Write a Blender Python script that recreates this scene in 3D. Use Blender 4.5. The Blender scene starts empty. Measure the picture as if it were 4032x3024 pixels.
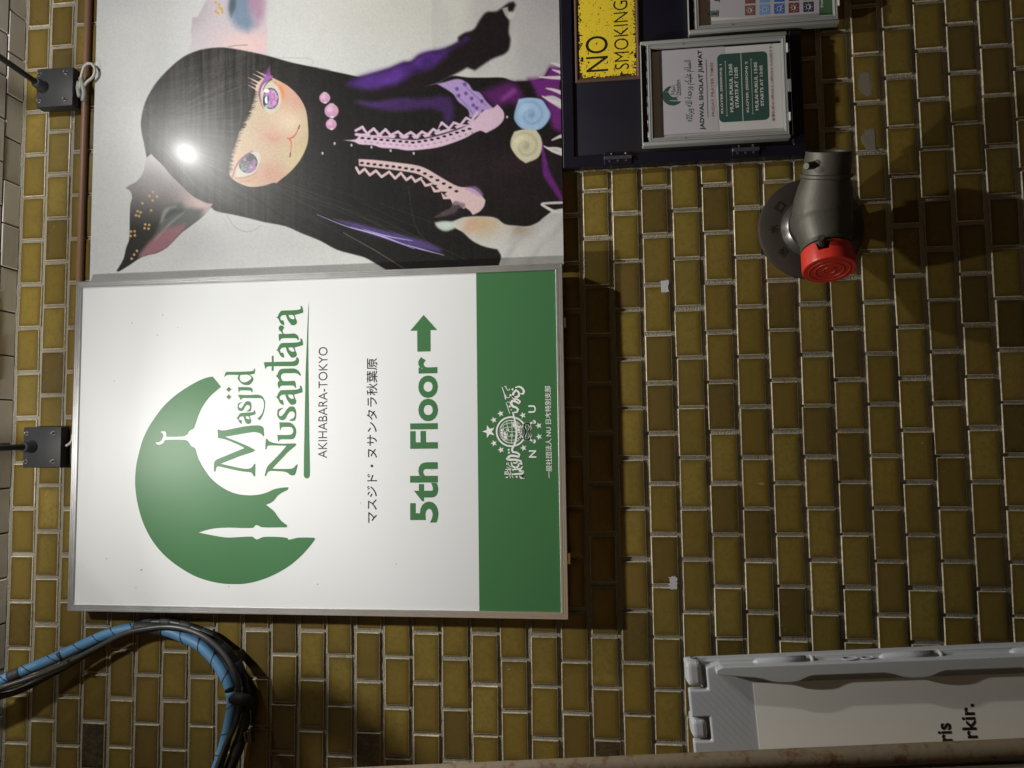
import bpy, bmesh, math, random
import numpy as np
from mathutils import Matrix, Vector
from mathutils.geometry import tessellate_polygon

random.seed(7); RNG = np.random.default_rng(5)
scene = bpy.context.scene
COL = scene.collection
# ------------------------------------------------------------------ camera
G = 2.72                                   # height of the first course line above the pavement
FPX = 2800.0                               # focal length in pixels of the 4032 px frame
R = np.array([[-0.012690817893159598, 0.11334647523205647, -0.9934744685665915],
              [-0.9977421585515012, 0.06409569928657788, 0.020058075230583377],
              [0.06595095291346306, 0.9914859141134751, 0.1122771300148556]])
CAM = np.array([0.00853, -1.71025, -1.44129 + G])
cd = bpy.data.cameras.new("camera"); cam = bpy.data.objects.new("camera", cd); COL.objects.link(cam)
cd.sensor_width = 36.0; cd.lens = 36.0 * FPX / 4032; cd.clip_start = 0.02; cd.clip_end = 500
M = np.eye(4); M[:3, 0] = R[0]; M[:3, 1] = -R[1]; M[:3, 2] = -R[2]; M[:3, 3] = CAM
cam.matrix_world = Matrix(M.tolist())
scene.camera = cam
# ------------------------------------------------------------------ world: a dim night sky
world = bpy.data.worlds.new("World"); scene.world = world; world.use_nodes = True
wn = world.node_tree.nodes; wl = world.node_tree.links
sky = wn.new("ShaderNodeTexSky"); sky.sky_type = 'NISHITA'; sky.sun_disc = False
sky.sun_elevation = math.radians(4); sky.sun_rotation = math.radians(200)
wl.new(sky.outputs[0], wn["Background"].inputs[0]); wn["Background"].inputs[1].default_value = 0.019
scene.view_settings.view_transform = 'Standard'; scene.view_settings.look = 'None'
scene.view_settings.exposure = 0.0; scene.view_settings.gamma = 1.0
scene.cycles.use_denoising = True
scene.cycles.max_bounces = 6
LAMP_POS = [(1.035, -0.75, 0.045 + G), (-0.025, -0.75, 0.055 + G)]
LAMP_POWER = 39.0

# ------------------------------------------------------------------ helpers
def W(px, py, d):                          # pixel of the 4032x3024 photo -> point on the plane d metres off the wall
    v = R.T @ np.array([(px - 2016) / FPX, (py - 1512) / FPX, 1.0]); t = (-d - CAM[1]) / v[1]
    return CAM + t * v
def proj(P):
    c = (np.asarray(P) - CAM) @ R.T
    return np.stack([FPX * c[..., 0] / c[..., 2] + 2016, FPX * c[..., 1] / c[..., 2] + 1512], -1)
def lin(r, g, b, k=1.0):
    f = lambda c: (c / 255 / 12.92 if c < 10.4 else ((c / 255 + 0.055) / 1.055) ** 2.4)
    return (min(f(r) * k, .9), min(f(g) * k, .9), min(f(b) * k, .9), 1.0)

def mat(name, color, rough=0.5, metal=0.0, noise=None, bump=None, coat=0.0, spec=0.5, attr=None, c2=None, rnoise=0.0):
    m = bpy.data.materials.new(name); m.use_nodes = True
    n = m.node_tree.nodes; l = m.node_tree.links; b = n["Principled BSDF"]
    b.inputs["Base Color"].default_value = color; b.inputs["Roughness"].default_value = rough
    b.inputs["Metallic"].default_value = metal; b.inputs["Coat Weight"].default_value = coat
    b.inputs["Coat Roughness"].default_value = 0.16; b.inputs["Specular IOR Level"].default_value = spec
    tc = n.new("ShaderNodeTexCoord"); src = None
    if attr:
        a = n.new("ShaderNodeAttribute"); a.attribute_name = attr; src = a.outputs["Color"]
        l.new(src, b.inputs["Base Color"])
    if noise:
        t = n.new("ShaderNodeTexNoise"); t.inputs["Scale"].default_value = noise[0]; t.inputs["Detail"].default_value = 6
        t.inputs["Roughness"].default_value = 0.6
        l.new(tc.outputs["Object"], t.inputs["Vector"])
        r = n.new("ShaderNodeValToRGB"); r.color_ramp.elements[0].position = 0.35; r.color_ramp.elements[1].position = 0.65
        lo = 1 - noise[1]
        if c2 is None:
            r.color_ramp.elements[0].color = (lo, lo, lo, 1); r.color_ramp.elements[1].color = (1, 1, 1, 1)
            x = n.new("ShaderNodeMix"); x.data_type = 'RGBA'; x.blend_type = 'MULTIPLY'; x.inputs[0].default_value = 1
            if src: l.new(src, x.inputs[6])
            else: x.inputs[6].default_value = color
            l.new(r.outputs[0], x.inputs[7]); l.new(x.outputs[2], b.inputs["Base Color"])
        else:
            r.color_ramp.elements[0].color = color; r.color_ramp.elements[1].color = c2
            l.new(r.outputs[0], b.inputs["Base Color"])
        if rnoise:
            mr = n.new("ShaderNodeMapRange"); mr.inputs[3].default_value = rough - rnoise; mr.inputs[4].default_value = rough + rnoise
            l.new(t.outputs[0], mr.inputs[0]); l.new(mr.outputs[0], b.inputs["Roughness"])
    if bump:
        t = n.new("ShaderNodeTexNoise"); t.inputs["Scale"].default_value = bump[0]; t.inputs["Detail"].default_value = 5
        l.new(tc.outputs["Object"], t.inputs["Vector"])
        bp = n.new("ShaderNodeBump"); bp.inputs["Strength"].default_value = bump[1]; bp.inputs["Distance"].default_value = bump[2]
        l.new(t.outputs[0], bp.inputs["Height"]); l.new(bp.outputs[0], b.inputs["Normal"])
    return m

def thing(name, label, cat, loc, group=None, kind=None):
    o = bpy.data.objects.new(name, None); COL.objects.link(o); o.location = loc; o.empty_display_size = 0.05
    o["label"] = label; o["category"] = cat
    if group: o["group"] = group
    if kind: o["kind"] = kind
    return o
def tag(o, label, cat, group=None):
    o["label"] = label; o["category"] = cat
    if group: o["group"] = group
    return o
def worldloc(p):
    v = Vector((0, 0, 0))
    while p is not None: v += p.location; p = p.parent
    return v
def obj(name, verts, faces, m, parent=None, smooth=False, auto=None):
    off = worldloc(parent) if parent else Vector((0, 0, 0))
    me = bpy.data.meshes.new(name)
    me.from_pydata([(v[0] - off.x, v[1] - off.y, v[2] - off.z) for v in verts], [], faces)
    me.materials.append(m)
    if smooth: me.polygons.foreach_set("use_smooth", [True] * len(me.polygons))
    o = bpy.data.objects.new(name, me); COL.objects.link(o)
    if parent: o.parent = parent
    if auto:
        bm = bmesh.new(); bm.from_mesh(me)
        bmesh.ops.recalc_face_normals(bm, faces=bm.faces)
        for e in bm.edges:
            if len(e.link_faces) == 2 and e.calc_face_angle(0) > auto: e.smooth = False
        for f in bm.faces: f.smooth = True
        bm.to_mesh(me); bm.free()
    return o
class MB:                                   # mesh collector
    def __init__(s): s.v = []; s.f = []
    def add(s, v, f):
        k = len(s.v); s.v += [tuple(map(float, p)) for p in v]; s.f += [tuple(i + k for i in q) for q in f]; return s
    def box(s, x0, x1, y0, y1, z0, z1, bev=0.0, seg=2, T=None):
        bm = bmesh.new(); bmesh.ops.create_cube(bm, size=1)
        for v in bm.verts:
            v.co = ((x0 + x1) / 2 + v.co.x * (x1 - x0), (y0 + y1) / 2 + v.co.y * (y1 - y0), (z0 + z1) / 2 + v.co.z * (z1 - z0))
        if bev: bmesh.ops.bevel(bm, geom=list(bm.edges), offset=bev, segments=seg, profile=0.5, affect='EDGES')
        s.bm(bm, T); return s
    def bm(s, bm, T=None):
        bm.verts.index_update()
        s.add([(T @ v.co if T else v.co) for v in bm.verts], [[v.index for v in f.verts] for f in bm.faces]); bm.free()
    def tube(s, pts, r, n=14, cap=True):
        P = [np.array(p, float) for p in pts]; rr = r if hasattr(r, '__len__') else [r] * len(P)
        T = [P[min(i + 1, len(P) - 1)] - P[max(i - 1, 0)] for i in range(len(P))]; T = [t / (np.linalg.norm(t) + 1e-12) for t in T]
        u = np.cross(T[0], [0.3, 0.1, 0.95]); u /= np.linalg.norm(u); V = []; F = []
        for i, p in enumerate(P):
            u = u - T[i] * (u @ T[i]); u /= np.linalg.norm(u); w = np.cross(T[i], u)
            for k in range(n):
                a = 2 * math.pi * k / n; V.append(p + rr[i] * (math.cos(a) * u + math.sin(a) * w))
        for i in range(len(P) - 1):
            for k in range(n): F.append((i * n + k, i * n + (k + 1) % n, (i + 1) * n + (k + 1) % n, (i + 1) * n + k))
        if cap: F.append(tuple(range(n))[::-1]); F.append(tuple((len(P) - 1) * n + k for k in range(n)))
        return s.add(V, F)
    def lathe(s, o, ax, prof, n=40, cap0=True, cap1=True):   # prof: (distance along axis, radius)
        o = np.array(o, float); ax = np.array(ax, float); ax /= np.linalg.norm(ax)
        u = np.cross(ax, [0.2, 0.9, 0.3]); u /= np.linalg.norm(u); w = np.cross(ax, u); V = []; F = []
        for h, r in prof:
            for k in range(n):
                a = 2 * math.pi * k / n; V.append(o + ax * h + r * (math.cos(a) * u + math.sin(a) * w))
        for i in range(len(prof) - 1):
            for k in range(n): F.append((i * n + k, i * n + (k + 1) % n, (i + 1) * n + (k + 1) % n, (i + 1) * n + k))
        if cap0: F.append(tuple(range(n))[::-1])
        if cap1: F.append(tuple((len(prof) - 1) * n + k for k in range(n)))
        return s.add(V, F)
    def build(s, name, m, parent=None, smooth=False, auto=None): return obj(name, s.v, s.f, m, parent, smooth, auto)

def smooth_pts(pts, n=4, closed=True, sharp=48):
    """Catmull-Rom through traced points; corners sharper than `sharp` degrees stay corners."""
    P = np.array(pts, float); N = len(P); out = []; corner = []
    for i in range(N):
        if not closed and i in (0, N - 1): corner.append(True); continue
        a = P[i] - P[i - 1]; b = P[(i + 1) % N] - P[i]
        c = (a @ b) / (np.linalg.norm(a) * np.linalg.norm(b) + 1e-9); corner.append(math.degrees(math.acos(max(-1, min(1, c)))) > sharp)
    for i in range(N if closed else N - 1):
        p1 = P[i]; p2 = P[(i + 1) % N]
        p0 = p1 + (p1 - p2) * .3 if corner[i] else P[i - 1]
        p3 = p2 + (p2 - p1) * .3 if corner[(i + 1) % N] else P[(i + 2) % N]
        d = np.linalg.norm(p2 - p1)
        m1 = (p2 - p0) / (np.linalg.norm(p1 - p0) + d + 1e-9) * d; m2 = (p3 - p1) / (np.linalg.norm(p3 - p2) + d + 1e-9) * d
        for k in range(n):
            t = k / n; out.append((2*t**3-3*t**2+1) * p1 + (t**3-2*t**2+t) * m1 + (-2*t**3+3*t**2) * p2 + (t**3-t**2) * m2)
    if not closed: out.append(P[-1])
    return [tuple(p) for p in out]
def fill(mb, loops, fn):                    # loops of 2D points (outer + holes); fn maps 2D -> 3D
    flat = [p for L in loops for p in L]
    tris = tessellate_polygon([[Vector((p[0], p[1], 0)) for p in L] for L in loops])
    V = [fn(p) for p in flat]; F = []
    for t in tris:
        a, b, c = (np.array(V[i]) for i in t); nrm = np.cross(b - a, c - a)
        F.append(tuple(t) if nrm[1] < 0 else tuple(t)[::-1])
    mb.add(V, F)
def px_plane(d): return lambda p: W(p[0], p[1], d)
def crop(ox, oy, s): return lambda pts: [(ox + x / s, oy + y / s) for x, y in pts]
def stroke(pts, w):                          # outline polygon of a pen stroke; w: width or widths
    P = np.array(pts, float); ww = np.interp(np.linspace(0, 1, len(P)), np.linspace(0, 1, len(w)), w) if hasattr(w, '__len__') else [w] * len(P)
    T = np.gradient(P, axis=0); T /= (np.linalg.norm(T, axis=1)[:, None] + 1e-9); Nn = np.stack([-T[:, 1], T[:, 0]], 1)
    Lh = P + Nn * np.array(ww)[:, None] / 2; Rh = P - Nn * np.array(ww)[:, None] / 2
    return [tuple(p) for p in Lh] + [tuple(p) for p in Rh[::-1]]
def ribbon(mb, pts, w, fn):
    P = np.array(pts, float); n = len(P)
    ww = np.interp(np.linspace(0, 1, n), np.linspace(0, 1, len(w)), w) if hasattr(w, '__len__') else np.full(n, w)
    T = np.gradient(P, axis=0); T /= (np.linalg.norm(T, axis=1)[:, None] + 1e-9); Nn = np.stack([-T[:, 1], T[:, 0]], 1)
    A = P + Nn * ww[:, None] / 2; B = P - Nn * ww[:, None] / 2
    V = [fn(p) for p in A] + [fn(p) for p in B]; F = []
    for i in range(n - 1):
        q = (i, i + 1, n + i + 1, n + i); a, b, c = (np.array(V[j]) for j in q[:3])
        F.append(q if np.cross(b - a, c - a)[1] < 0 else q[::-1])
    mb.add(V, F)
def circle_pts(cx, cy, r, n=40, ry=None): return [(cx + r * math.cos(2*math.pi*k/n), cy + (ry or r) * math.sin(2*math.pi*k/n)) for k in range(n)]
def star_pts(cx, cy, r, rot):
    return [(cx + (r if k % 2 == 0 else r * .4) * math.cos(rot + math.pi * k / 5), cy + (r if k % 2 == 0 else r * .4) * math.sin(rot + math.pi * k / 5)) for k in range(10)]
_tc = {}
def text_mesh(s, offset=0.0, res=4):
    c = bpy.data.curves.new("lettering", "FONT"); c.body = s; c.offset = offset; c.resolution_u = res
    o = bpy.data.objects.new("lettering", c); COL.objects.link(o); bpy.context.view_layer.update()
    me = bpy.data.meshes.new_from_object(o.evaluated_get(bpy.context.evaluated_depsgraph_get()))
    V = [tuple(v.co) for v in me.vertices]; F = [tuple(p.vertices) for p in me.polygons]
    bpy.data.objects.remove(o); bpy.data.curves.remove(c); bpy.data.meshes.remove(me)
    return np.array(V), F
def text(mb, s, fn, x0, x1, y0, y1, offset=0.0):  # ink box mapped to a local box (x right, y up); fn: (x,y)->3D
    V, F = text_mesh(s, offset); a = V.min(0); b = V.max(0)
    U = (V - a) / np.maximum(b - a, 1e-9)
    P = [fn((x0 + u[0] * (x1 - x0), y0 + u[1] * (y1 - y0))) for u in U]
    p = [np.array(P[i]) for i in F[0][:3]]
    flip = np.cross(p[1] - p[0], p[2] - p[0])[1] > 0
    mb.add(P, [f[::-1] if flip else f for f in F])
def text_px(mb, s, bl, tr, d, offset=0.0):   # bl/tr: pixels of the lower left and upper right corner of the writing
    a = W(*bl, d); b = W(*tr, d)
    text(mb, s, lambda p: (p[0], -d, p[1]), a[0], b[0], a[2], b[2], offset)
def rings(rect, prof):                       # rectangular rings: prof of (inset, depth) -> mitred frame faces
    x0, x1, z0, z1 = rect; V = []; F = []
    for i, d in prof: V += [(x0+i, -d, z0+i), (x1-i, -d, z0+i), (x1-i, -d, z1-i), (x0+i, -d, z1-i)]
    for k in range(len(prof) - 1):
        for j in range(4): F.append((k*4+j, k*4+(j+1) % 4, k*4+4+(j+1) % 4, k*4+4+j))
    return V, F
def ngon_prism(mb, pts, y0, y1):             # pts in (x,z); y0 front (smaller), y1 back
    n = len(pts); fill(mb, [pts], lambda p: (p[0], y0, p[1]))
    V = [(p[0], y0, p[1]) for p in pts] + [(p[0], y1, p[1]) for p in pts]
    mb.add(V, [(i, (i + 1) % n, n + (i + 1) % n, n + i) for i in range(n)])
def quad(mb, x0, x1, z0, z1, d): mb.add([(x0, -d, z0), (x1, -d, z0), (x1, -d, z1), (x0, -d, z1)], [(0, 1, 2, 3)])
# ------------------------------------------------------------------ materials
M_tile = mat("glazed_tile", (.2, .14, .03, 1), rough=.30, attr="tint", noise=(30, .34), bump=(26, .10, .002), spec=.35, rnoise=.08)
def weather(m):
    """soot clouds and thin pale lime scratches over the glaze"""
    n = m.node_tree.nodes; l = m.node_tree.links; b = n["Principled BSDF"]; src = b.inputs["Base Color"].links[0].from_socket
    tc = n.new("ShaderNodeTexCoord")
    def layer(src, scale, lo, hi, col, fac, stretch=None, det=6):
        t = n.new("ShaderNodeTexNoise"); t.inputs["Scale"].default_value = scale; t.inputs["Detail"].default_value = det; t.inputs["Roughness"].default_value = .65
        if stretch:
            mp = n.new("ShaderNodeMapping"); mp.inputs["Scale"].default_value = stretch; l.new(tc.outputs["Object"], mp.inputs[0]); l.new(mp.outputs[0], t.inputs["Vector"])
        else: l.new(tc.outputs["Object"], t.inputs["Vector"])
        r = n.new("ShaderNodeMapRange"); r.inputs[1].default_value = lo; r.inputs[2].default_value = hi; r.inputs[4].default_value = fac; l.new(t.outputs[0], r.inputs[0])
        x = n.new("ShaderNodeMix"); x.data_type = 'RGBA'; l.new(r.outputs[0], x.inputs[0]); l.new(src, x.inputs[6]); x.inputs[7].default_value = col; return x.outputs[2]
    s = layer(src, 3.2, .50, .72, (.08, .062, .026, 1), .40)
    s = layer(s, 75, .44, .72, (.13, .085, .022, 1), .55, None, 4)
    s = layer(s, 150, .50, .80, (.11, .078, .024, 1), .5, None, 3)
    s = layer(s, 48, .70, .76, (.38, .35, .28, 1), .75, (1, 1, .45), 8)
    s = layer(s, 260, .735, .76, (.42, .40, .34, 1), .8, None, 2)
    l.new(s, b.inputs["Base Color"])
weather(M_tile)
M_mortar = mat("mortar", (.400, .366, .295, 1), rough=.95, noise=(55, .55), bump=(330, 1.0, .004), spec=.1)
M_soffit = mat("soffit_tile", (.36, .32, .26, 1), rough=.75, noise=(30, .25), bump=(60, .15, .002), attr="tint", spec=.2)
M_joint = mat("dark_joint", (.04, .038, .034, 1), rough=.95, bump=(300, .6, .002))
M_concrete = mat("concrete", (.30, .295, .28, 1), rough=.9, noise=(14, .3), bump=(200, .5, .002))
M_black = mat("black_powder_coat", (.028, .030, .034, 1), rough=.55, bump=(900, .25, .0006), noise=(60, .25))
M_rubber = mat("black_cable_sheath", (.022, .022, .023, 1), rough=.42, bump=(60, .15, .001), noise=(25, .3))
M_tape = mat("dark_tape", (.045, .045, .047, 1), rough=.6, noise=(40, .4), bump=(80, .3, .001))
M_blue = mat("blue_spiral_wrap", lin(88, 138, 178), rough=.5, noise=(20, .22), bump=(40, .12, .001))
M_steel = mat("screw_steel", (.62, .60, .57, 1), rough=.25, metal=1)
M_alu = mat("brushed_aluminium", (.66, .66, .65, 1), rough=.38, metal=.85, noise=(35, .22), bump=(300, .12, .0005), rnoise=.08)
M_brown = mat("brown_conduit_paint", (.23, .125, .075, 1), rough=.5, noise=(30, .25))
M_wire = mat("grey_wire", (.52, .50, .45, 1), rough=.4, noise=(60, .2))

# ------------------------------------------------------------------ tiled wall
P_H, P_W = .0711, .118
X0, X1 = -2.35, 2.35
def build_wall():
    root = thing("tiled_wall", "wall of glazed olive brown tiles with pale grey mortar behind all the signs", "wall", (0, .01, 0))
    V = []; F = []; Cc = []
    gap = .0115
    kinds = [((.228, .162, .033), 11), ((.250, .182, .040), 7), ((.206, .144, .030), 9), ((.172, .118, .027), 5), ((.132, .090, .024), 4)]
    pool = [k for k, n in kinds for _ in range(n)]
    for c in range(-1, 41):
        zc = G - (c + .5) * P_H
        j0 = int(X0 / P_W) - 1
        for j in range(j0, int(X1 / P_W) + 2):
            xc = -(j + (0 if c % 2 else .5)) * P_W
            # joints of even courses sit on whole tiles
            if not X0 < xc < X1 or zc < -.35: continue
            low = min(max(c / 30, 0), 1)
            w = P_W - gap + .0038 + RNG.normal(0, .0009); h = P_H - gap + .0030 - .0026 * low + RNG.normal(0, .0008)
            dx = RNG.normal(0, .0009); dz = RNG.normal(0, .0009); tilt = RNG.normal(0, .010) + .012 * low; yaw = RNG.normal(0, .006); rot = RNG.normal(0, .004)
            dy = RNG.normal(0, .0006) - .0010 * low
            base = np.array(pool[RNG.integers(len(pool))]) * (1 + RNG.normal(0, .07))
            if (c, j) in ((12, 6), (20, 6), (2, 6)): base = np.array([.040, .036, .028])
            rim = np.array([.64, .565, .41]) * (1 + RNG.normal(0, .18)); body = np.array([.42, .37, .29])
            L = [(0, .012, body), (0, .0018, rim), (.0009, .0004, rim), (.0023, 0, base * .46), (.0052, -.0002, base * .64), (.0120, -.0006, base * .90), (.0210, -.0008, base * .97)]
            k = len(V)
            for ins, y, col in L:
                for sx, sz in ((-1, -1), (1, -1), (1, 1), (-1, 1)):
                    lx = sx * (w / 2 - ins); lz = sz * (h / 2 - ins)
                    x = lx * math.cos(rot) - lz * math.sin(rot); z = lx * math.sin(rot) + lz * math.cos(rot)
                    V.append((xc + dx + x, y + dy + z * tilt + x * yaw, zc + dz + z)); Cc.append((*col, 1))
            n = len(L)
            for a in range(n - 1):
                for b in range(4): F.append((k+a*4+b, k+a*4+(b+1) % 4, k+a*4+4+(b+1) % 4, k+a*4+4+b))
            F.append(tuple(k + (n-1)*4 + b for b in range(4)))
    o = obj("tile_courses", V, F, M_tile, root)
    at = o.data.color_attributes.new("tint", 'FLOAT_COLOR', 'POINT'); at.data.foreach_set("color", np.clip(np.array(Cc), 0, 1).ravel())
    mb = MB(); nx, nz = 300, 380; zs = np.linspace(-.4, G + P_H + .006, nz); xs = np.linspace(X0, X1, nx)
    hgt = .0046 + RNG.normal(0, .00045, (nz, nx))
    VV = [(x, hgt[a, b], z) for a, z in enumerate(zs) for b, x in enumerate(xs)]
    FF = [(a*nx+b, a*nx+b+1, (a+1)*nx+b+1, (a+1)*nx+b) for a in range(nz-1) for b in range(nx-1)]
    obj("mortar", VV, FF, M_mortar, root, smooth=True)
    MB().box(X0, X1, .014, .22, -.4, G + 1.2).build("masonry_core", M_concrete, root)
build_wall()

def build_soffit():
    zs = G + .0711
    root = thing("tiled_soffit", "soffit of pale beige tiles with dark joints overhanging the wall top", "soffit", (0, -.12, zs))
    V = []; F = []; Cc = []
    rows = [(.003, .0575), (.0605, .129), (.132, .200), (.203, .245)]
    for ri, (d0, d1) in enumerate(rows):
        k0 = int((X0 - .45) / .1148) - 1
        for kk in range(k0, int((X1 - .45) / .1148) + 2):
            xa = .4507 + .1148 * (kk + (.0 if ri % 2 == 0 else .38)) + .0018; xb = xa + .1148 - .0036
            if xa < X0 or xb > X1: continue
            s = 1 + RNG.normal(0, .10); col = np.array([.86, .82, .74]) * s; ins = .002; dzz = RNG.normal(0, .0007)
            k = len(V)
            for i, z in ((0, .008), (0, .0015), (ins, 0)):
                for (x, y) in ((xa + i, -d1 + i), (xb - i, -d1 + i), (xb - i, -d0 - i), (xa + i, -d0 - i)):
                    V.append((x, y, zs + z + dzz)); Cc.append((*(col * (.8 if i == 0 else 1)), 1))
            for a in range(2):
                for b in range(4): F.append((k+a*4+b, k+a*4+4+b, k+a*4+4+(b+1) % 4, k+a*4+(b+1) % 4))
            F.append((k+11, k+10, k+9, k+8))
    o = obj("soffit_tiles", V, F, M_soffit, root)
    at = o.data.color_attributes.new("tint", 'FLOAT_COLOR', 'POINT'); at.data.foreach_set("color", np.clip(np.array(Cc), 0, 1).ravel())
    MB().box(X0, X1, -.2455, .008, zs + .0045, zs + .05).build("joint_bed", M_joint, root)
    MB().box(X0, X1, -.2475, .012, zs + .051, zs + 1.1).build("fascia", M_concrete, root)
    # grey mortar fillet where wall and soffit meet
    mb = MB(); n = 160; V = []; F = []
    for i in range(n):
        x = X0 + (X1 - X0) * i / (n - 1); a = .0052 + RNG.normal(0, .0012); b = .0062 + RNG.normal(0, .0012)
        V += [(x, .004, zs - b), (x, -a * .3, zs - b * .35), (x, -a, zs + .004)]
    for i in range(n - 1): F += [(i*3, i*3+3, i*3+4, i*3+1), (i*3+1, i*3+4, i*3+5, i*3+2)]
    obj("mortar_fillet", V, F, M_mortar, root, smooth=True)
build_soffit()

def build_ground():
    a = math.tan(math.radians(4.6)); V = []; F = []
    xs = [-60, -12, -4, -2, 0, 2, 4, 12, 60]; ys = [.3, -.5, -1.5, -4, -12, -60]
    for y in ys:
        for x in xs: V.append((x, y, max(min(a * x, .9), -.9) + y * .01 * 0))
    n = len(xs)
    for i in range(len(ys) - 1):
        for j in range(n - 1): F.append((i*n+j, (i+1)*n+j, (i+1)*n+j+1, i*n+j+1))
    o = obj("pavement", V, F, mat("pavement_asphalt", (.06, .058, .055, 1), rough=.9, noise=(60, .5), bump=(220, .8, .004)))
    o["kind"] = "structure"; o["label"] = "sloping asphalt pavement in front of the tiled wall"
build_ground()
def ground_z(x): return math.tan(math.radians(4.6)) * x

# ------------------------------------------------------------------ wall lamps on arms
M_lens = bpy.data.materials.new("lamp_lens"); M_lens.use_nodes = True
_n = M_lens.node_tree.nodes["Principled BSDF"]; _n.inputs["Emission Color"].default_value = (1, .97, .9, 1); _n.inputs["Emission Strength"].default_value = 12
def build_lamp(i, px0, px1, py0, py1, label, gl):
    """mount box with four screws, gland, arm and a head beyond the frame"""
    dF = .040
    a = W(px0, py1, dF); b = W(px1, py0, dF); x0, x1 = a[0], b[0]; z1, z0 = a[2], b[2]
    root = thing("wall_lamp", label, "wall lamp", (float((x0+x1)/2), -.02, float((z0+z1)/2)), "black lamps on arms above the signs")
    MB().box(x0, x1, -dF, -.012, z0, z1, .0022).build("mount_box", M_black, root, auto=.6)
    MB().box(x0 + .004, x1 - .004, -.0115, -.0005, z0 - .012, z1 - .006, .002).build("back_plate", M_black, root, auto=.6)
    for sx in (x0 + .016, x1 - .016):
        for sz in (z0 + .019, z1 - .010):
            MB().lathe((sx, -dF - .0003, sz), (0, -1, 0), [(0, .0058), (.0015, .0056), (.0016, .0036), (.009, .0034), (.0098, .0022)], 14).build("screw", M_steel, root, auto=.5)
    g = W(*gl, dF); L = np.array(LAMP_POS[i]) + np.array([0, -.02, .03]); d = (L - g) / np.linalg.norm(L - g)
    MB().lathe(g + np.array([0, .004, 0]), (d * .55 + np.array([0, -.45, 0])), [(0, .0165), (.006, .0165), (.010, .014), (.026, .0135), (.029, .0115)], 20).build("gland", M_black, root, auto=.6)
    MB().tube([g + d * .004, g + d * .3, L - d * .06], .0072, 16).build("arm", M_black, root, smooth=True)
    aim = np.array([0, .62, -.78]); hd = L + np.array([0, -.0, .01])
    h = MB().lathe(hd - aim * .075, aim, [(0, .02), (.006, .045), (.05, .055), (.095, .060), (.096, .056), (.074, .052)], 28, cap1=False).build("lamp_head", M_black, root, auto=.7)
    MB().lathe(hd - aim * .005, aim, [(0, .0505), (.001, .0505)], 28).build("lens", M_lens, h)
    ld = bpy.data.lights.new("lamp_light", 'POINT'); ld.energy = LAMP_POWER; ld.shadow_soft_size = .022; ld.color = (1.0, .985, .945)
    lo = bpy.data.objects.new("lamp_light", ld); COL.objects.link(lo); lo.parent = root
    lo.location = Vector((hd + aim * .088).tolist()) - worldloc(root)
    ld.use_nodes = True; n = ld.node_tree.nodes; l = ld.node_tree.links; em = n["Emission"]
    ge = n.new("ShaderNodeNewGeometry"); sp = n.new("ShaderNodeSeparateXYZ"); l.new(ge.outputs["Incoming"], sp.inputs[0])
    neg = n.new("ShaderNodeMath"); neg.operation = 'MULTIPLY'; neg.inputs[1].default_value = -1.0; l.new(sp.outputs[2], neg.inputs[0])
    rp = n.new("ShaderNodeValToRGB"); e = rp.color_ramp.elements            # wall washer optic: more light steeply downwards
    prof = [(0.0, .55), (.10, .32), (.22, .33), (.45, .57), (.66, 1.24), (.80, 2.1), (.90, 2.45), (.96, 1.75), (1.0, 1.3)]
    e[0].position, e[1].position = prof[0][0], prof[-1][0]
    e[0].color = (prof[0][1] / 4,) * 3 + (1,); e[1].color = (prof[-1][1] / 4,) * 3 + (1,)
    for p, v in prof[1:-1]:
        q = e.new(p); q.color = (v / 4,) * 3 + (1,)
    l.new(neg.outputs[0], rp.inputs[0])
    out = n.new("ShaderNodeMapRange"); out.inputs[1].default_value = -.25; out.inputs[2].default_value = .1; out.inputs[3].default_value = .03; out.inputs[4].default_value = 1
    l.new(sp.outputs[1], out.inputs[0])
    mu = n.new("ShaderNodeMath"); mu.operation = 'MULTIPLY'; l.new(rp.outputs[0], mu.inputs[0]); l.new(out.outputs[0], mu.inputs[1])
    m4 = n.new("ShaderNodeMath"); m4.operation = 'MULTIPLY'; m4.inputs[1].default_value = 4; l.new(mu.outputs[0], m4.inputs[0])
    l.new(m4.outputs[0], em.inputs["Strength"])
    if i == 1:                                   # unseen coil added to cast the rounded wall shadow, hung on a thin wire
        Lp = hd + aim * .088; wp = W(1410, 3150, 0.0); c0 = wp + (Lp - wp) * .685; ax = (Lp - wp) / np.linalg.norm(Lp - wp)
        u = np.cross(ax, [0, 0, 1]); u /= np.linalg.norm(u); w = np.cross(u, ax); mbc = MB(); P = []
        for k in range(0, 9 * 16):
            a_ = k * 2 * math.pi / 16; rr = .027 + .008 * math.sin(k * .37) + .010 * ((k // 16) % 3 - .5); P.append(c0 + (rr * 1.35) * math.cos(a_) * u + rr * math.sin(a_) * w + ax * (.004 * ((k // 16) % 3) + .003 * math.sin(k * .9)))
        mbc.tube(P, .0065, 8).build("shadow_coil", M_rubber, root, smooth=True); MB().tube([g + d * .40, g + d * .40 + np.array([-.05, 0, .0]), c0 + .03 * w], .0009, 6).build("shadow_coil_tie", M_wire, root, smooth=True)
    return root
build_lamp(0, 141, 288, 262, 424, "black arm lamp with a grey wire loop at its box, above the doll poster", (170, 343))
build_lamp(1, 88, 241, 1680, 1842, "black arm lamp directly above the white and green mosque sign", (126, 1759))

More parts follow.
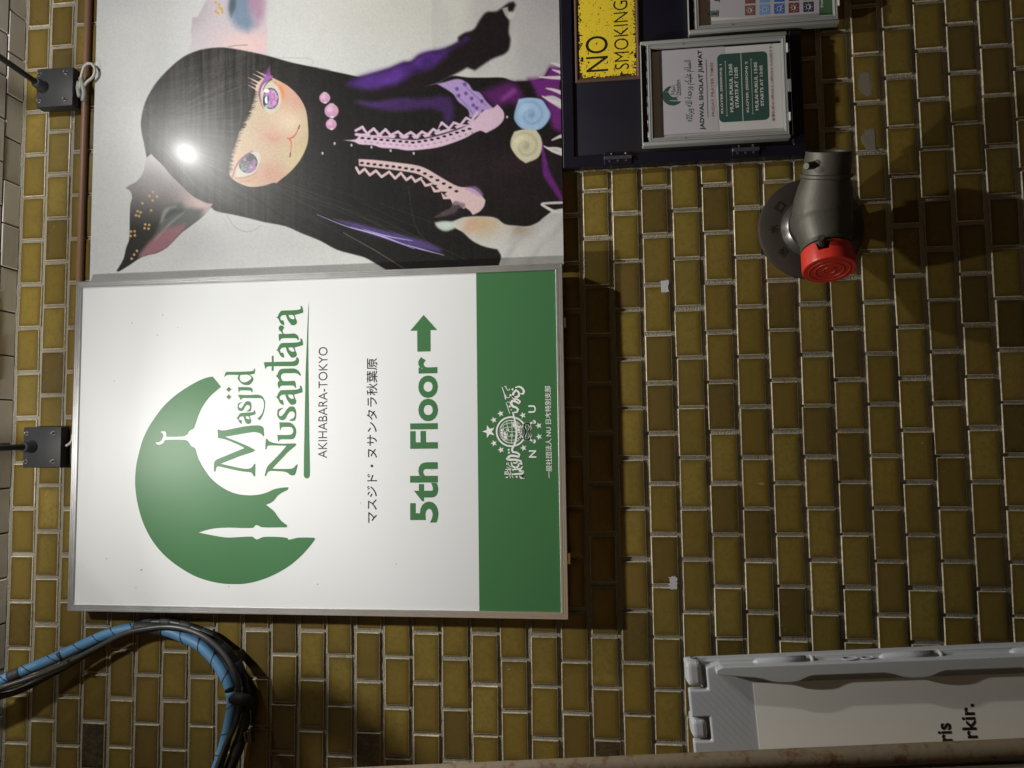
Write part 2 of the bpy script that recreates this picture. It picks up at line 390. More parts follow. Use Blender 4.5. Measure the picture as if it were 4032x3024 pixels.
# wire loop beside the first lamp, small wire beside the second
c1 = crop(0, 0, 2.765)
mb = MB(); base = c1([(868, 1050), (866, 960), (876, 880), (893, 800), (915, 730), (955, 690), (1000, 695), (1030, 740), (1030, 800), (1000, 850), (950, 890), (925, 930)])
sp = smooth_pts(base, 5, closed=False); mb.tube([W(x, y, .026 + .008 * math.sin(i * .05)) for i, (x, y) in enumerate(sp)], .0036, 10)
root = thing("wire_loop", "twisted grey wire loop with crimped end hanging over the brown conduit", "wire", W(345, 330, .02).tolist())
mb.build("loop", M_wire, root, smooth=True)
for pts, r in (([(862, 890), (852, 960), (868, 1055)], .0058), ([(880, 850), (905, 940), (918, 1020), (905, 1100)], .0062)):
    MB().tube([W(x, y, .028) for x, y in smooth_pts(c1(pts), 4, closed=False)], r, 12).build("crimp_sleeve", mat("crimp_grey", (.36, .36, .33, 1), .5, noise=(50, .3)), root, smooth=True)
mb = MB(); cc = crop(0, 1200, 2.074)
mb.tube([W(x, y, .030) for x, y in smooth_pts(cc([(540, 1152), (552, 1145), (572, 1130), (588, 1105), (592, 1060)]), 4, closed=False)], .0032, 10)
tag(mb.build("short_wire", M_wire, None, smooth=True), "short white wire end between a lamp box and the mosque sign's top edge", "wire")

# brown conduit running behind the lamp boxes
mb = MB(); zc = G - .1125
mb.tube([(1.9, -.008, zc - .004), (1.2, -.008, zc - .003), (.6, -.008, zc), (.05, -.008, zc + .002), (-.03, -.008, zc + .002)], .0088, 16)
tag(mb.build("conduit", M_brown, None, smooth=True), "thin brown conduit pipe running along the wall above the doll poster", "pipe")
# ------------------------------------------------------------------ mosque sign
M_white = mat("white_sign_vinyl", (.70, .715, .72, 1), rough=.45, noise=(7, .085), bump=(14, .035, .004), rnoise=.04, spec=.22)
M_green = mat("green_vinyl", lin(70, 122, 76, .85), rough=.44, noise=(30, .10), bump=(14, .035, .004), spec=.30)
M_ink = mat("dark_lettering", (.022, .018, .020, 1), rough=.4, noise=(60, .2))
M_prt = mat("white_lettering", (.82, .82, .80, 1), rough=.4, noise=(60, .04))
M_speck = mat("dirt_speck", (.30, .28, .25, 1), rough=.9, noise=(200, .3))
Z1 = crop(780, 1150, 3.95); Z2 = crop(780, 1530, 3.95); Z3 = crop(500, 1400, 2.765); Z4 = crop(500, 1800, 2.765); Z7 = crop(1860, 1480, 3.771)
CRESCENT = Z3([(932,228),(870,240),(790,270),(700,318),(600,380),(500,455),(400,550),(310,665),(230,790),(170,920),(130,1060),(100,1200),(88,1376)]) + Z4([(100,420),(135,590),(190,750),(270,900),(370,1030),(490,1140),(620,1230),(750,1300),(900,1350),(1030,1375),(1130,1382),(1280,1378),(1450,1340),(1600,1280),(1750,1195),(1880,1090),(1990,970),(2048,893),(2038,877),(1870,876),(1790,893),(1757,900),(1748,882),(1700,872),(1560,866),(1480,870),(1445,885),(1413,898),(1390,885),(1365,866),(1250,868),(1100,875),(980,860),(780,821),(860,795),(960,775),(1100,768),(1370,770),(1395,745),(1412,740),(1440,750),(1460,762),(1550,766),(1742,764),(1740,740),(1680,695),(1640,645),(1600,590),(1560,555),(1512,518),(1560,500),(1600,470),(1640,420),(1690,385),(1750,352),(1758,327),(1680,333),(1600,350),(1520,385),(1440,407),(1330,415),(1220,405),(1110,370),(1000,305),(900,215),(830,115)]) + Z3([(770,1106),(740,1010),(700,985),(660,930),(640,920),(600,915),(425,917),(408,925),(395,950),(360,968),(330,967),(313,957),(312,945),(345,942),(372,925),(385,900),(395,870),(388,850),(368,838),(372,825),(410,823),(425,845),(428,885),(560,883),(620,878),(660,855),(680,820),(725,795),(740,760),(770,670),(820,560),(900,450),(1022,340)])
_a = [(1210,395),(1235,385),(1250,350),(1275,308),(1300,290),(1400,285),(1540,278),(1590,262),(1598,245),(1588,225),(1602,216),(1618,230),(1636,310),(1625,322),(1500,358),(1520,420),(1537,460),(1525,495),(1490,515),(1455,513),(1425,480),(1390,430),(1365,357),(1310,362),(1282,385),(1277,415),(1290,440),(1325,440),(1340,505),(1335,517),(1305,505),(1275,475),(1255,430),(1235,405)]
_ah = [(1402,358),(1470,358),(1490,380),(1500,415),(1485,422),(1450,418),(1420,395)]
sh = lambda P, dx, dy: [(x + dx, y + dy) for x, y in P]
GLYPHS = [
 [Z2([(243,1285),(247,1165),(255,1135),(280,1110),(330,1085),(430,1045),(560,990),(660,950),(718,928),(690,905),(560,845),(420,790),(308,770),(303,630),(325,640),(355,650),(400,650),(520,628),(700,592),(830,575),(930,572),(985,585),(1015,615),(1020,650),(1027,738),(1005,735),(990,715),(960,695),(880,677),(800,685),(620,715),(480,740),(418,748),(480,775),(620,830),(760,890),(850,935),(888,960),(850,985),(760,1015),(640,1055),(500,1110),(400,1150),(352,1170),(420,1185),(540,1212),(660,1238),(760,1250),(810,1240),(840,1220),(860,1190),(870,1172),(890,1168),(887,1365),(865,1365),(855,1345),(840,1320),(810,1302),(700,1290),(560,1265),(420,1232),(330,1212),(300,1212),(283,1230),(275,1260),(268,1293)])],
 [Z2([(588,457),(608,450),(622,430),(640,398),(665,382),(760,372),(855,365),(868,355),(866,338),(882,340),(887,360),(893,398),(800,428),(815,470),(825,510),(815,535),(790,550),(760,548),(740,530),(722,490),(712,455),(705,435),(660,437),(640,455),(632,480),(640,490),(668,488),(676,500),(680,548),(655,538),(635,515),(622,485),(608,470)]), Z2([(735,435),(770,430),(793,445),(800,470),(795,478),(770,475),(748,462)])],
 [Z2([(680,212),(650,218),(622,235),(615,265),(615,310),(632,338),(660,350),(690,345),(712,315),(730,280),(752,258),(780,255),(800,270),(805,300),(790,325),(752,345),(752,355),(800,356),(820,340),(828,290),(822,230),(800,200),(770,196),(740,205),(715,240),(695,275),(670,305),(650,305),(632,285),(635,255),(660,232),(682,222)])],
 [Z2([(617,100),(640,97),(760,100),(890,95),(940,97),(985,115),(1015,150),(1035,190),(1040,240),(1030,330),(1010,400),(985,455),(955,495),(920,462),(950,440),(985,400),(1010,340),(1025,260),(1020,200),(1000,165),(965,150),(880,150),(760,148),(700,148),(675,160),(665,180)])],
 [Z1([(620,1478),(790,1480),(825,1490),(845,1520),(845,1560),(832,1555),(820,1535),(790,1532),(660,1530),(640,1545),(632,1565)])],
 [Z1([(437,1513),(475,1475),(520,1512),(475,1555)])], [Z1([(437,1632),(475,1592),(517,1630),(477,1670)])],
 [Z1([(403,1325),(425,1255),(438,1240),(620,1240),(800,1232),(850,1225),(868,1210),(868,1192),(882,1190),(885,1215),(878,1270),(800,1285),(845,1320),(862,1355),(840,1400),(800,1440),(745,1447),(690,1432),(640,1385),(612,1345),(630,1290),(550,1288),(460,1290),(425,1305)]), Z1([(655,1290),(760,1285),(810,1305),(830,1340),(800,1370),(740,1400),(690,1400),(650,1365),(645,1330)])],
 [Z2([(1045,945),(1047,860),(1053,780),(1067,782),(1110,822),(1180,845),(1300,857),(1500,852),(1518,858),(1527,874),(1500,900),(1400,985),(1290,1100),(1152,1245),(1300,1250),(1430,1248),(1480,1235),(1510,1205),(1530,1180),(1547,1180),(1535,1240),(1505,1335),(1470,1352),(1435,1345),(1390,1310),(1340,1293),(1200,1283),(1120,1283),(1085,1300),(1055,1360),(1032,1358),(1045,1310),(1065,1240),(1090,1195),(1160,1125),(1280,1000),(1375,890),(1280,888),(1150,885),(1090,890),(1072,905),(1065,945)])],
 [Z2([(1263,525),(1410,527),(1460,545),(1500,590),(1522,640),(1522,700),(1500,760),(1470,785),(1400,790),(1290,790),(1265,800),(1255,825),(1243,822),(1230,720),(1350,722),(1430,718),(1465,700),(1480,660),(1465,615),(1440,598),(1330,598),(1300,605),(1285,625),(1283,647),(1272,645)])],
 [Z2([(1317,298),(1270,310),(1238,325),(1230,370),(1232,420),(1255,465),(1290,490),(1320,492),(1350,475),(1375,435),(1400,390),(1430,360),(1465,355),(1490,370),(1505,400),(1495,440),(1470,465),(1420,488),(1420,500),(1480,503),(1505,495),(1520,450),(1525,390),(1515,330),(1495,290),(1460,278),(1420,285),(1390,310),(1360,350),(1330,395),(1300,425),(1275,430),(1255,410),(1252,380),(1265,350),(1300,320),(1320,305)])],
 [Z1(sh(_a, -11, 1238)), Z1(sh(_ah, -11, 1238))], [Z1(sh(_a, -3, 505)), Z1(sh(_ah, -3, 505))], [Z1(_a), Z1(_ah)],
 [Z1([(1200,1307),(1225,1295),(1240,1260),(1265,1215),(1300,1195),(1400,1190),(1490,1190),(1540,1210),(1575,1245),(1600,1297),(1585,1303),(1560,1280),(1520,1262),(1440,1262),(1330,1265),(1295,1285),(1285,1320),(1300,1365),(1320,1383),(1400,1385),(1495,1380),(1510,1400),(1525,1488),(1510,1488),(1495,1465),(1470,1455),(1350,1455),(1290,1458),(1270,1475),(1262,1495),(1250,1495),(1235,1430),(1240,1395),(1265,1380),(1240,1335),(1220,1315)])],
 [Z1([(1030,1090),(1146,1088),(1145,1000),(1150,990),(1165,990),(1172,1000),(1172,1087),(1300,1083),(1460,1080),(1500,1068),(1525,1045),(1525,1020),(1535,1012),(1555,1030),(1567,1060),(1560,1105),(1540,1135),(1500,1150),(1300,1152),(1172,1154),(1172,1215),(1165,1228),(1150,1228),(1143,1215),(1143,1155),(1110,1155),(1080,1160),(1065,1170),(1058,1190),(1045,1195),(1022,1100)])],
 [Z1([(1252,560),(1265,530),(1285,518),(1310,522),(1338,553),(1325,575),(1312,600),(1318,630),(1335,648),(1400,650),(1490,645),(1535,665),(1560,705),(1565,745),(1550,750),(1540,730),(1510,718),(1420,716),(1330,718),(1290,725),(1278,745),(1270,760),(1258,750),(1250,655),(1275,652),(1310,650),(1295,625),(1270,595),(1255,575)])],
 [Z1([(1722,140),(1712,700),(1715,1300),(1720,1660)]) + Z2([(1727,700),(1737,1340),(1725,1380),(1690,1402),(1655,1380),(1643,1340),(1655,600),(1667,0)]) + Z1([(1670,1300),(1690,800),(1705,400)])],
]
def shape(mb, loops, fn, n=4): fill(mb, [smooth_pts(L, n) for L in loops], fn)

def arabic(s):
    """presentation forms in visual order, for lettering without a shaping engine"""
    tab = {'\u0627': 0xFE8D, '\u0628': 0xFE8F, '\u0629': 0xFE93, '\u062a': 0xFE95, '\u062d': 0xFEA1, '\u0631': 0xFEAD, '\u0633': 0xFEB1, '\u0636': 0xFEBD, '\u0639': 0xFEC9, '\u0643': 0xFED9, '\u0644': 0xFEDD, '\u0645': 0xFEE1, '\u0646': 0xFEE5, '\u0647': 0xFEE9, '\u0648': 0xFEED, '\u064a': 0xFEF1, '\u0621': 0xFE80}
    two = '\u0627\u0631\u0648\u0629'
    out = []
    for w in s.split(' '):
        o = []
        for i, ch in enumerate(w):
            p = i > 0 and w[i-1] not in two and w[i-1] != '\u0621'; q = i < len(w) - 1 and ch not in two and ch != '\u0621' and w[i+1] != '\u0621'
            b = tab[ch]
            o.append(chr(b + (1 if p and not q else 2 if q and not p else 3 if p and q else 0)))
        out.append(''.join(o[::-1]))
    return ' '.join(out[::-1])

def build_sign():
    D = .065; x0, x1, z0, z1 = -.4195, .4000, G - 1.3765, G - .1468
    root = thing("mosque_sign", "white and green framed sign with a green crescent and an arrow to the fifth floor", "sign", (0, -.03, z0))
    V, F = rings((x0, x1, z0, z1), [(.004, .022), (0, .024), (0, .0640), (.0008, .065), (.0042, .065), (.0048, .0640), (.0058, .0640), (.0064, .0648), (.0088, .0648), (.0094, .0640), (.0102, .0640), (.0108, .0650), (.0152, .0650), (.0160, .0642), (.0160, .0615)])
    obj("frame", V, F, M_alu, root)
    MB().box(x0 + .003, x1 - .003, -.0235, -.0215, z0 + .003, z1 - .003).build("back_panel", M_alu, root)
    for sx in (x0 + .12, x1 - .12, .5 * (x0 + x1)):
        for zz in (z0 + .02, z1 - .06): MB().box(sx - .02, sx + .02, -.0215, -.0005, zz, zz + .03).build("wall_bracket", M_alu, root)
    for px_y in (1270, 2200):
        q = W(2240, px_y, .05); MB().box(q[0] - .012, q[0] + .012, -.050, -.047, z0 - .006, z0 + .004).build("bottom_clip", M_alu, root)
    mb = MB(); quad(mb, x0 + .0158, x1 - .0158, z0 + .0158, z1 - .0158, .0616); mb.build("face_panel", M_white, root)
    zb = W(1881, 1740, .062)[2]
    mb = MB(); quad(mb, x0 + .0162, x1 - .0162, z0 + .0162, zb, .0620); band = mb.build("green_band", M_green, root)
    fn = px_plane(.0620)
    mb = MB(); shape(mb, [CRESCENT], fn, 5); mb.build("crescent_emblem", M_green, root)
    mb = MB()
    for g in GLYPHS: shape(mb, g, fn)
    mb.build("mosque_name_lettering", M_green, root)
    mb = MB(); text_px(mb, "AKIHABARA-TOKYO", (1287.3, 1803.4), (1254.5, 1367), .0620, -.006); mb.build("district_lettering", M_ink, root)
    mb = MB(); text_px(mb, "マスジド・ヌサンタラ秋葉原", (1485.5, 2058.5), (1443, 1411.6), .0620, .004); mb.build("japanese_lettering", M_ink, root)
    mb = MB(); text_px(mb, "5th", (1725.6, 2057.4), (1614.3, 1820.5), .0620, .028); mb.build("number_lettering", M_green, root)
    mb = MB(); text_px(mb, "Floor", (1724.8, 1766.5), (1614.0, 1407.5), .0620, .028); mb.build("floor_lettering", M_green, root)
    mb = MB(); fill(mb, [crop(1400, 1200, 5.53)([(1480, 222), (1775, 550), (1628, 550), (1630, 1015), (1345, 1022), (1340, 565), (1190, 567)])], fn); mb.build("arrow", M_green, root)
    # emblem on the green band
    fe = px_plane(.0624); fz = px_plane(.0627)
    mb = MB()
    fill(mb, [Z7(star_pts(247, 826, 100, math.pi))], fe)
    for cx, cy in ((318, 655), (420, 560), (320, 1000), (425, 1098), (750, 585), (760, 1070), (985, 738), (990, 903)): fill(mb, [Z7(star_pts(cx, cy, 52, math.pi))], fe)
    fill(mb, [Z7(circle_pts(577, 828, 228, 64)), Z7(circle_pts(577, 828, 204, 64))], fe)
    fill(mb, [Z7(circle_pts(573, 828, 174, 64)), Z7(circle_pts(573, 828, 163, 64))], fe)
    for k in (-.75, -.4, 0, .4, .75):           # meridians and parallels of the globe
        ribbon(mb, Z7([(573 + 170 * math.sin(t) , 828 + 170 * k * math.cos(t)) for t in np.linspace(-1.5, 1.5, 20)]), 2.0, fe)
        h = math.sqrt(max(0, 1 - k * k)) * 168
        ribbon(mb, Z7([(573 + 168 * k + 16 * math.cos(t), 828 + h * math.sin(t)) for t in np.linspace(-1.57, 1.57, 16)]), 2.0, fe)
    for L in ([(420,800),(455,790),(500,850),(530,900),(490,960),(440,930),(412,870)], [(590,690),(640,680),(690,730),(735,800),(735,850),(680,850),(650,800),(600,750)], [(560,870),(600,860),(610,900),(580,920)], [(500,790),(540,780),(550,830),(515,840)]):
        shape(mb, [Z7(L)], fe, 3)
    for s in (1, -1):                            # knotted rope below the globe
        c = lambda P: Z7([(x, 828 + s * (y - 828)) for x, y in P])
        for P in ([(742, 740), (775, 780), (790, 828), (770, 880), (770, 930), (800, 955), (840, 945), (850, 900)], [(770, 720), (800, 700), (840, 710), (865, 760), (840, 810), (850, 860), (875, 890)], [(850, 940), (880, 960), (910, 975)]):
            ribbon(mb, smooth_pts(c(P), 4, closed=False), 7.0, fe)
        shape(mb, [c([(895, 950), (935, 945), (945, 975), (930, 1000), (905, 1000), (890, 975)])], fe, 2)
    mb.build("organisation_emblem", M_prt, root)
    mb = MB()
    for P, w in (([(440, 165), (470, 250), (495, 350)], [3, 4]), ([(500, 395), (525, 470), (555, 560)], [3, 3]), ([(478, 160), (500, 155), (505, 185), (530, 215), (555, 205), (545, 185)], [3.5, 2]), ([(495, 275), (500, 320), (530, 325), (560, 310), (550, 280)], [3, 2]), ([(515, 385), (545, 395), (560, 380)], [2, 3]), ([(560, 500), (580, 510), (590, 495)], [2, 2.5]),
                 ([(635, 175), (690, 160), (740, 185), (765, 230), (755, 265), (710, 265)], [4, 8, 9, 4]), ([(555, 275), (590, 300), (640, 320), (690, 300), (690, 250), (650, 210), (615, 250), (600, 300), (620, 340), (670, 350), (710, 380), (690, 410), (640, 380), (590, 370), (575, 410), (600, 450), (650, 470), (680, 500), (660, 540), (605, 545)], [5, 9, 7, 10, 6, 8, 10, 8, 5]),
                 ([(600, 535), (625, 640), (650, 760), (655, 860), (645, 960), (620, 1030), (590, 1090), (600, 1130), (660, 1140), (700, 1170), (690, 1205), (640, 1190), (560, 1190), (515, 1235), (560, 1245), (650, 1245), (720, 1265), (735, 1310), (690, 1300), (600, 1290)], [6, 8, 8, 7, 10, 7, 5]),
                 ([(655, 1265), (690, 1330), (650, 1370), (590, 1340), (575, 1280)], [5, 8, 4]), ([(490, 1390), (600, 1390), (720, 1380), (745, 1345)], [3, 7, 5]), ([(475, 1455), (600, 1460), (740, 1450), (760, 1420), (690, 1405)], [4, 8, 7]), ([(510, 1355), (560, 1375), (610, 1410)], [2, 3]), ([(505, 1300), (530, 1290), (540, 1310), (515, 1320), (505, 1305)], 2.5), ([(525, 1310), (575, 1360)], 2.5), ([(475, 1430), (520, 1425)], 4), ([(490, 1505), (520, 1510), (530, 1495)], 3.5), ([(520, 1400), (570, 1520)], 2.5), ([(550, 1390), (605, 1515)], 2.5),
                 ([(640, 1490), (665, 1490), (665, 1510), (645, 1505)], 3), ([(700, 1480), (720, 1520), (755, 1510), (735, 1480), (770, 1525)], [4, 7, 5])):
        ribbon(mb, smooth_pts(Z7(P), 4, closed=False), w, fz)
    for cx, cy, r in ((597, 200, 20), (553, 455, 20), (540, 1098, 19), (543, 1140, 19)): fill(mb, [Z7([(cx - r, cy), (cx, cy - r), (cx + r, cy), (cx, cy + r)])], fz)
    mb.build("arabic_calligraphy", M_prt, root)
    mb = MB()
    for P in ([(825, 440), (838, 440), (840, 462), (900, 462), (925, 475), (930, 495), (920, 515), (900, 522), (840, 522), (838, 545), (825, 545)],):
        pass
    for s, bl, tr in (("U", (943, 548), (832, 437)), ("N", (950, 1215), (838, 1105))):
        b = Z7([bl])[0]; t = Z7([tr])[0]; mb = MB(); text_px(mb, s, b, t, .0624, .02); mb.build("initial_letter", M_prt, root)
    mb = MB(); text_px(mb, "一般社団法人 NU 日本特別支部", Z7([(1186, 1518)])[0], Z7([(1072, 150)])[0], .0624, .010); mb.build("branch_lettering", M_prt, root)
    mb = MB()
    for x, y, r in ((519, 1272, 3), (557, 2244, 4), (620, 1319, 2.4), (535, 2313, 2), (700, 1290, 2), (640, 1240, 2.5), (900, 2310, 2.5), (1100, 1300, 3), (1250, 2300, 2.5), (1700, 1850, 2.5), (1420, 1980, 2), (420, 2200, 2.5), (450, 1500, 2.5), (1560, 2220, 2.5)):
        fill(mb, [[(x + r * (1 + .4 * math.sin(k * 2.1 + x)) * math.cos(k * .785), y + r * .8 * math.sin(k * .785)) for k in range(8)]], px_plane(.0622))
    mb.build("dirt_specks", M_speck, root)["kind"] = "stuff"
build_sign()

# ------------------------------------------------------------------ doll poster
def build_poster():
    D = .020; x0, x1, z0, z1 = .4075, 1.262, G - 1.3785, G - .1490
    root = thing("doll_poster", "large glossy photo poster of a black haired doll with dark pointed ears", "poster", ((x0 + x1) / 2, -.01, z0))
    MB().box(x0, x1, -.0196, -.003, z0, z1, .0012).build("board", mat("poster_board", (.72, .72, .70, 1), rough=.5, noise=(20, .08)), root)
    st = .0017; nx = int((x1 - x0) / st) + 1; nz = int((z1 - z0) / st) + 1
    xs = np.linspace(x0, x1, nx); zs = np.linspace(z0, z1, nz); XX, ZZ = np.meshgrid(xs, zs)
    PX = proj(np.stack([XX.ravel(), np.full(XX.size, -D), ZZ.ravel()], 1)); px, py = PX[:, 0], PX[:, 1]
    N = len(px); img = np.zeros((N, 3))
    def vnoise(u, v, seed=0):
        u = np.asarray(u); v = np.asarray(v); iu = np.floor(u).astype(int); iv = np.floor(v).astype(int); fu = u - iu; fv = v - iv
        h = lambda a, b: np.modf(np.abs(np.sin(a * 127.1 + b * 311.7 + seed * 17.3) * 43758.5453))[0]
        fu = fu * fu * (3 - 2 * fu); fv = fv * fv * (3 - 2 * fv)
        return (h(iu, iv) * (1-fu) + h(iu+1, iv) * fu) * (1-fv) + (h(iu, iv+1) * (1-fu) + h(iu+1, iv+1) * fu) * fv
    def mask(poly, soft=3.0, n=4, sm=True):
        P = np.array(smooth_pts(poly, n) if sm else poly); m = np.zeros(N)
        k = np.where((px > P[:, 0].min() - soft * 2) & (px < P[:, 0].max() + soft * 2) & (py > P[:, 1].min() - soft * 2) & (py < P[:, 1].max() + soft * 2))[0]
        if len(k) == 0: return m
        x = px[k]; y = py[k]; best = np.full(len(k), 1e9); ins = np.zeros(len(k), bool)
        for i in range(len(P)):
            a = P[i - 1]; b = P[i]; d = b - a; L = d @ d + 1e-9
            t = np.clip(((x - a[0]) * d[0] + (y - a[1]) * d[1]) / L, 0, 1)
            best = np.minimum(best, (x - a[0] - t * d[0]) ** 2 + (y - a[1] - t * d[1]) ** 2)
            c = (a[1] > y) != (b[1] > y)
            ins ^= c & (x < (b[0] - a[0]) * (y - a[1]) / (b[1] - a[1] + 1e-12) + a[0])
        s = np.where(ins, 1, -1) * np.sqrt(best); t = np.clip(s / (2 * soft) + .5, 0, 1); m[k] = t * t * (3 - 2 * t); return m
    def lmask(pts, w, soft=2.0, sm=True):
        P = np.array(smooth_pts(pts, 4, closed=False) if sm else pts); ww = np.interp(np.linspace(0, 1, len(P)), np.linspace(0, 1, len(w)), w) if hasattr(w, '__len__') else np.full(len(P), w)
        m = np.zeros(N); q = max(ww) + soft * 2
        k = np.where((px > P[:, 0].min() - q) & (px < P[:, 0].max() + q) & (py > P[:, 1].min() - q) & (py < P[:, 1].max() + q))[0]
        x = px[k]; y = py[k]; best = np.full(len(k), -1e9)
        for i in range(len(P) - 1):
            a = P[i]; d = P[i+1] - a; L = d @ d + 1e-9; t = np.clip(((x - a[0]) * d[0] + (y - a[1]) * d[1]) / L, 0, 1)
            best = np.maximum(best, (ww[i] + (ww[i+1] - ww[i]) * t) / 2 - np.sqrt((x - a[0] - t * d[0]) ** 2 + (y - a[1] - t * d[1]) ** 2))
        t = np.clip(best / (2 * soft) + .5, 0, 1); m[k] = t * t * (3 - 2 * t); return m
    def blob(cx, cy, rx, ry=None, pw=1.0): return np.exp(-(((px - cx) / rx) ** 2 + ((py - cy) / (ry or rx)) ** 2) * pw)
    def put(m, c):
        nonlocal img
        c = np.asarray(c, float); img = img * (1 - m[:, None]) + (c if c.ndim == 2 else c[None, :]) * m[:, None]
    def shade(c, f): return np.asarray(c, float)[None, :] * f[:, None]
    c6 = crop(350, 0, 2.304); c7 = crop(1250, 0, 2.257); c8 = crop(400, 400, 2.212); cb = crop(1250, 500, 2.257); cf = crop(900, 100, 2.675)
    # background
    img[:] = (207, 209, 209)
    put(np.clip((px - 1000) / 900, 0, 1) * .8, (210, 209, 200))
    put(np.clip((px - 1800) / 350, 0, 1) * np.clip(1 - py / 420, 0, 1) * .9, (176, 170, 174))
    put(.35 * np.clip(vnoise(px / 90, py / 90, 3) - .35, 0, 1) * (px > 1700), (150, 146, 152))
    put(.6 * blob(980, 960, 420, 160), (186, 187, 186)); put(.35 * np.clip(vnoise(px / 160, py / 120, 13) - .4, 0, 1), (170, 176, 184)); put(.5 * blob(1500, 60, 300, 110), (196, 194, 186))
    put(.06 * vnoise(px / 9, py / 9, 1), (150, 150, 150))
    # far ear (upper right in the place)
    e1 = mask(c6([(905,470),(930,380),(925,300),(940,160),(990,150),(1030,70),(1075,-20),(1120,-140),(1500,-140),(1600,-30),(1600,150),(1615,230),(1620,330),(1612,520),(1480,500),(1250,450),(1080,450)]), 4)
    put(e1, (198, 190, 198)); put(e1 * blob(700, 20, 90, 90), (150, 142, 150)); put(e1 * blob(980, 175, 120, 60), (226, 196, 194))
    put(mask(c6([(1270,90),(1290,-20),(1330,-120),(1460,-120),(1475,60),(1490,170),(1505,240),(1440,285),(1350,250),(1300,190)]), 24) * .9, (116, 138, 162))
    put(mask(c6([(1430,-120),(1590,-120),(1590,120),(1530,230),(1490,150),(1450,40)]), 26) * .8, (170, 130, 158))
    put(mask(c6([(1270,80),(1280,-30),(1330,-60),(1330,60),(1290,150)]), 10) * .7, (70, 78, 84))
    for x, y in ((1148, 22), (1185, 70), (1150, 103), (1205, 85), (1172, 118), (1210, 108), (1180, 40)): put(mask(c6(circle_pts(x, y, 13, 10)), 2), (205, 165, 95))
    # hair and dress, one dark mass
    hair = c6([(1180,430),(1000,455),(850,520),(700,650),(590,780),(510,930),(475,1080),(475,1170),(500,1300),(525,1430)]) + c8([(430,470),(520,545),(600,640),(700,740),(800,830),(900,880),(950,920),(1000,955),(1150,985),(1300,1020),(1420,1050),(1600,1085),(1750,1150),(1900,1210),(2050,1290),(2212,1335)]) + cb([(420,1160),(520,1215),(600,1262),(760,1330),(1610,1330),(1612,1230),(1635,1150),(1600,1085),(1480,1058),(1380,1010),(1290,930),(1225,895),(1210,838),(1300,805),(1500,798),(1590,815),(1660,865),(1760,880),(1870,885),(1960,850),(2020,800),(2100,740),(2200,720),(2200,200)]) + c7([(2200,640),(2060,600),(2000,690),(1850,720),(1740,720),(1650,690),(1480,690),(1330,688),(1190,675),(1060,745),(900,770),(640,770),(370,685),(0,605)]) + c6([(2189,635),(1850,570),(1600,500),(1300,440)])
    mh = mask(hair, 3.5, 3)
    ang = np.arctan2(py - 420, px - 250); rad = np.hypot(px - 250, py - 420)
    fan = vnoise(ang * 60, rad / 260, 5) * .6 + vnoise(ang * 150, rad / 300, 6) * .4
    ver = vnoise(px / 11, py / 240, 7) * .6 + vnoise(px / 4.5, py / 160, 8) * .4
    onhead = np.clip(1 - (px - 900) / 420, 0, 1)
    hs = np.clip(.62 * ver + .38 * fan - .30, 0, 1)
    hc = (np.array([30, 28, 27])[None, :] + (12 * onhead)[:, None]) + (hs * 62 * onhead + 7 * (ver - .5))[:, None] * np.array([1, .97, .93])[None, :]
    put(mh, hc)
    for (a, b, w, o) in (((560,420),(800,620),2.5,.5), ((565,450),(760,720),2.5,.5), ((600,380),(850,700),2,.4), ((580,520),(720,790),2.5,.5), ((640,330),(800,560),2,.35), ((770,230),(760,430),5,.25), ((850,205),(840,450),6,.2), ((940,200),(930,440),5,.2)):
        put(lmask([a, ((a[0]+b[0])/2 + 12, (a[1]+b[1])/2), b], [1, w, 1], 2) * o * mh, (112, 108, 104))
    for (a, b, w, o) in (((790,190),(800,480),16,.75), ((900,230),(880,480),12,.7), ((600,430),(870,700),4,.8), ((650,560),(720,690),4,.7), ((820,650),(1120,860),5,.8), ((910,690),(1040,800),4,.7)):
        put(lmask([a, b], [2, w, 2], 4) * o * mh, (16, 15, 15))
    rs = np.random.default_rng(3)
    for k in range(70):                          # single strands catching the light
        a0 = rs.uniform(-.75, 1.05); r0 = rs.uniform(20, 250); L = rs.uniform(120, 420); x0_, y0_ = 560 + r0 * math.cos(a0), 500 + r0 * math.sin(a0); bend = rs.uniform(-40, 40)
        P = [(x0_, y0_), (x0_ + L * .5 * math.cos(a0) - bend * .3 * math.sin(a0), y0_ + L * .5 * math.sin(a0) + bend * .3 * math.cos(a0)), (x0_ + L * math.cos(a0), y0_ + L * math.sin(a0))]
        dark = rs.random() < .45; put(lmask(P, [1, rs.uniform(2, 4.5), 1], 2.2) * mh * rs.uniform(.25, .6) * onhead, (20, 19, 18) if dark else (104, 101, 97))
    for k in range(60):
        x0_ = rs.uniform(640, 1500); y0_ = rs.uniform(600, 900) * .5 + (x0_ - 640) * .28 + 240; L = rs.uniform(160, 460); s_ = rs.uniform(.30, .55)
        P = [(x0_, y0_), (x0_ + L * .5, y0_ + L * .5 * s_ + rs.uniform(-8, 8)), (x0_ + L, y0_ + L * s_)]
        put(lmask(P, [1, rs.uniform(1.8, 4), 1], 2.2) * mh * rs.uniform(.15, .45), (84, 81, 80) if rs.random() < .6 else (16, 15, 15))
    for k in range(40):
        x0_ = rs.uniform(640, 1030); y0_ = rs.uniform(190, 420); L = rs.uniform(80, 260); P = [(x0_, y0_), (x0_ + rs.uniform(-6, 6), y0_ + L * .5), (x0_ + rs.uniform(-14, 10), y0_ + L)]
        put(lmask(P, [1, rs.uniform(3, 10), 1], 4) * mh * rs.uniform(.2, .5), (92, 89, 86) if rs.random() < .5 else (22, 21, 20))
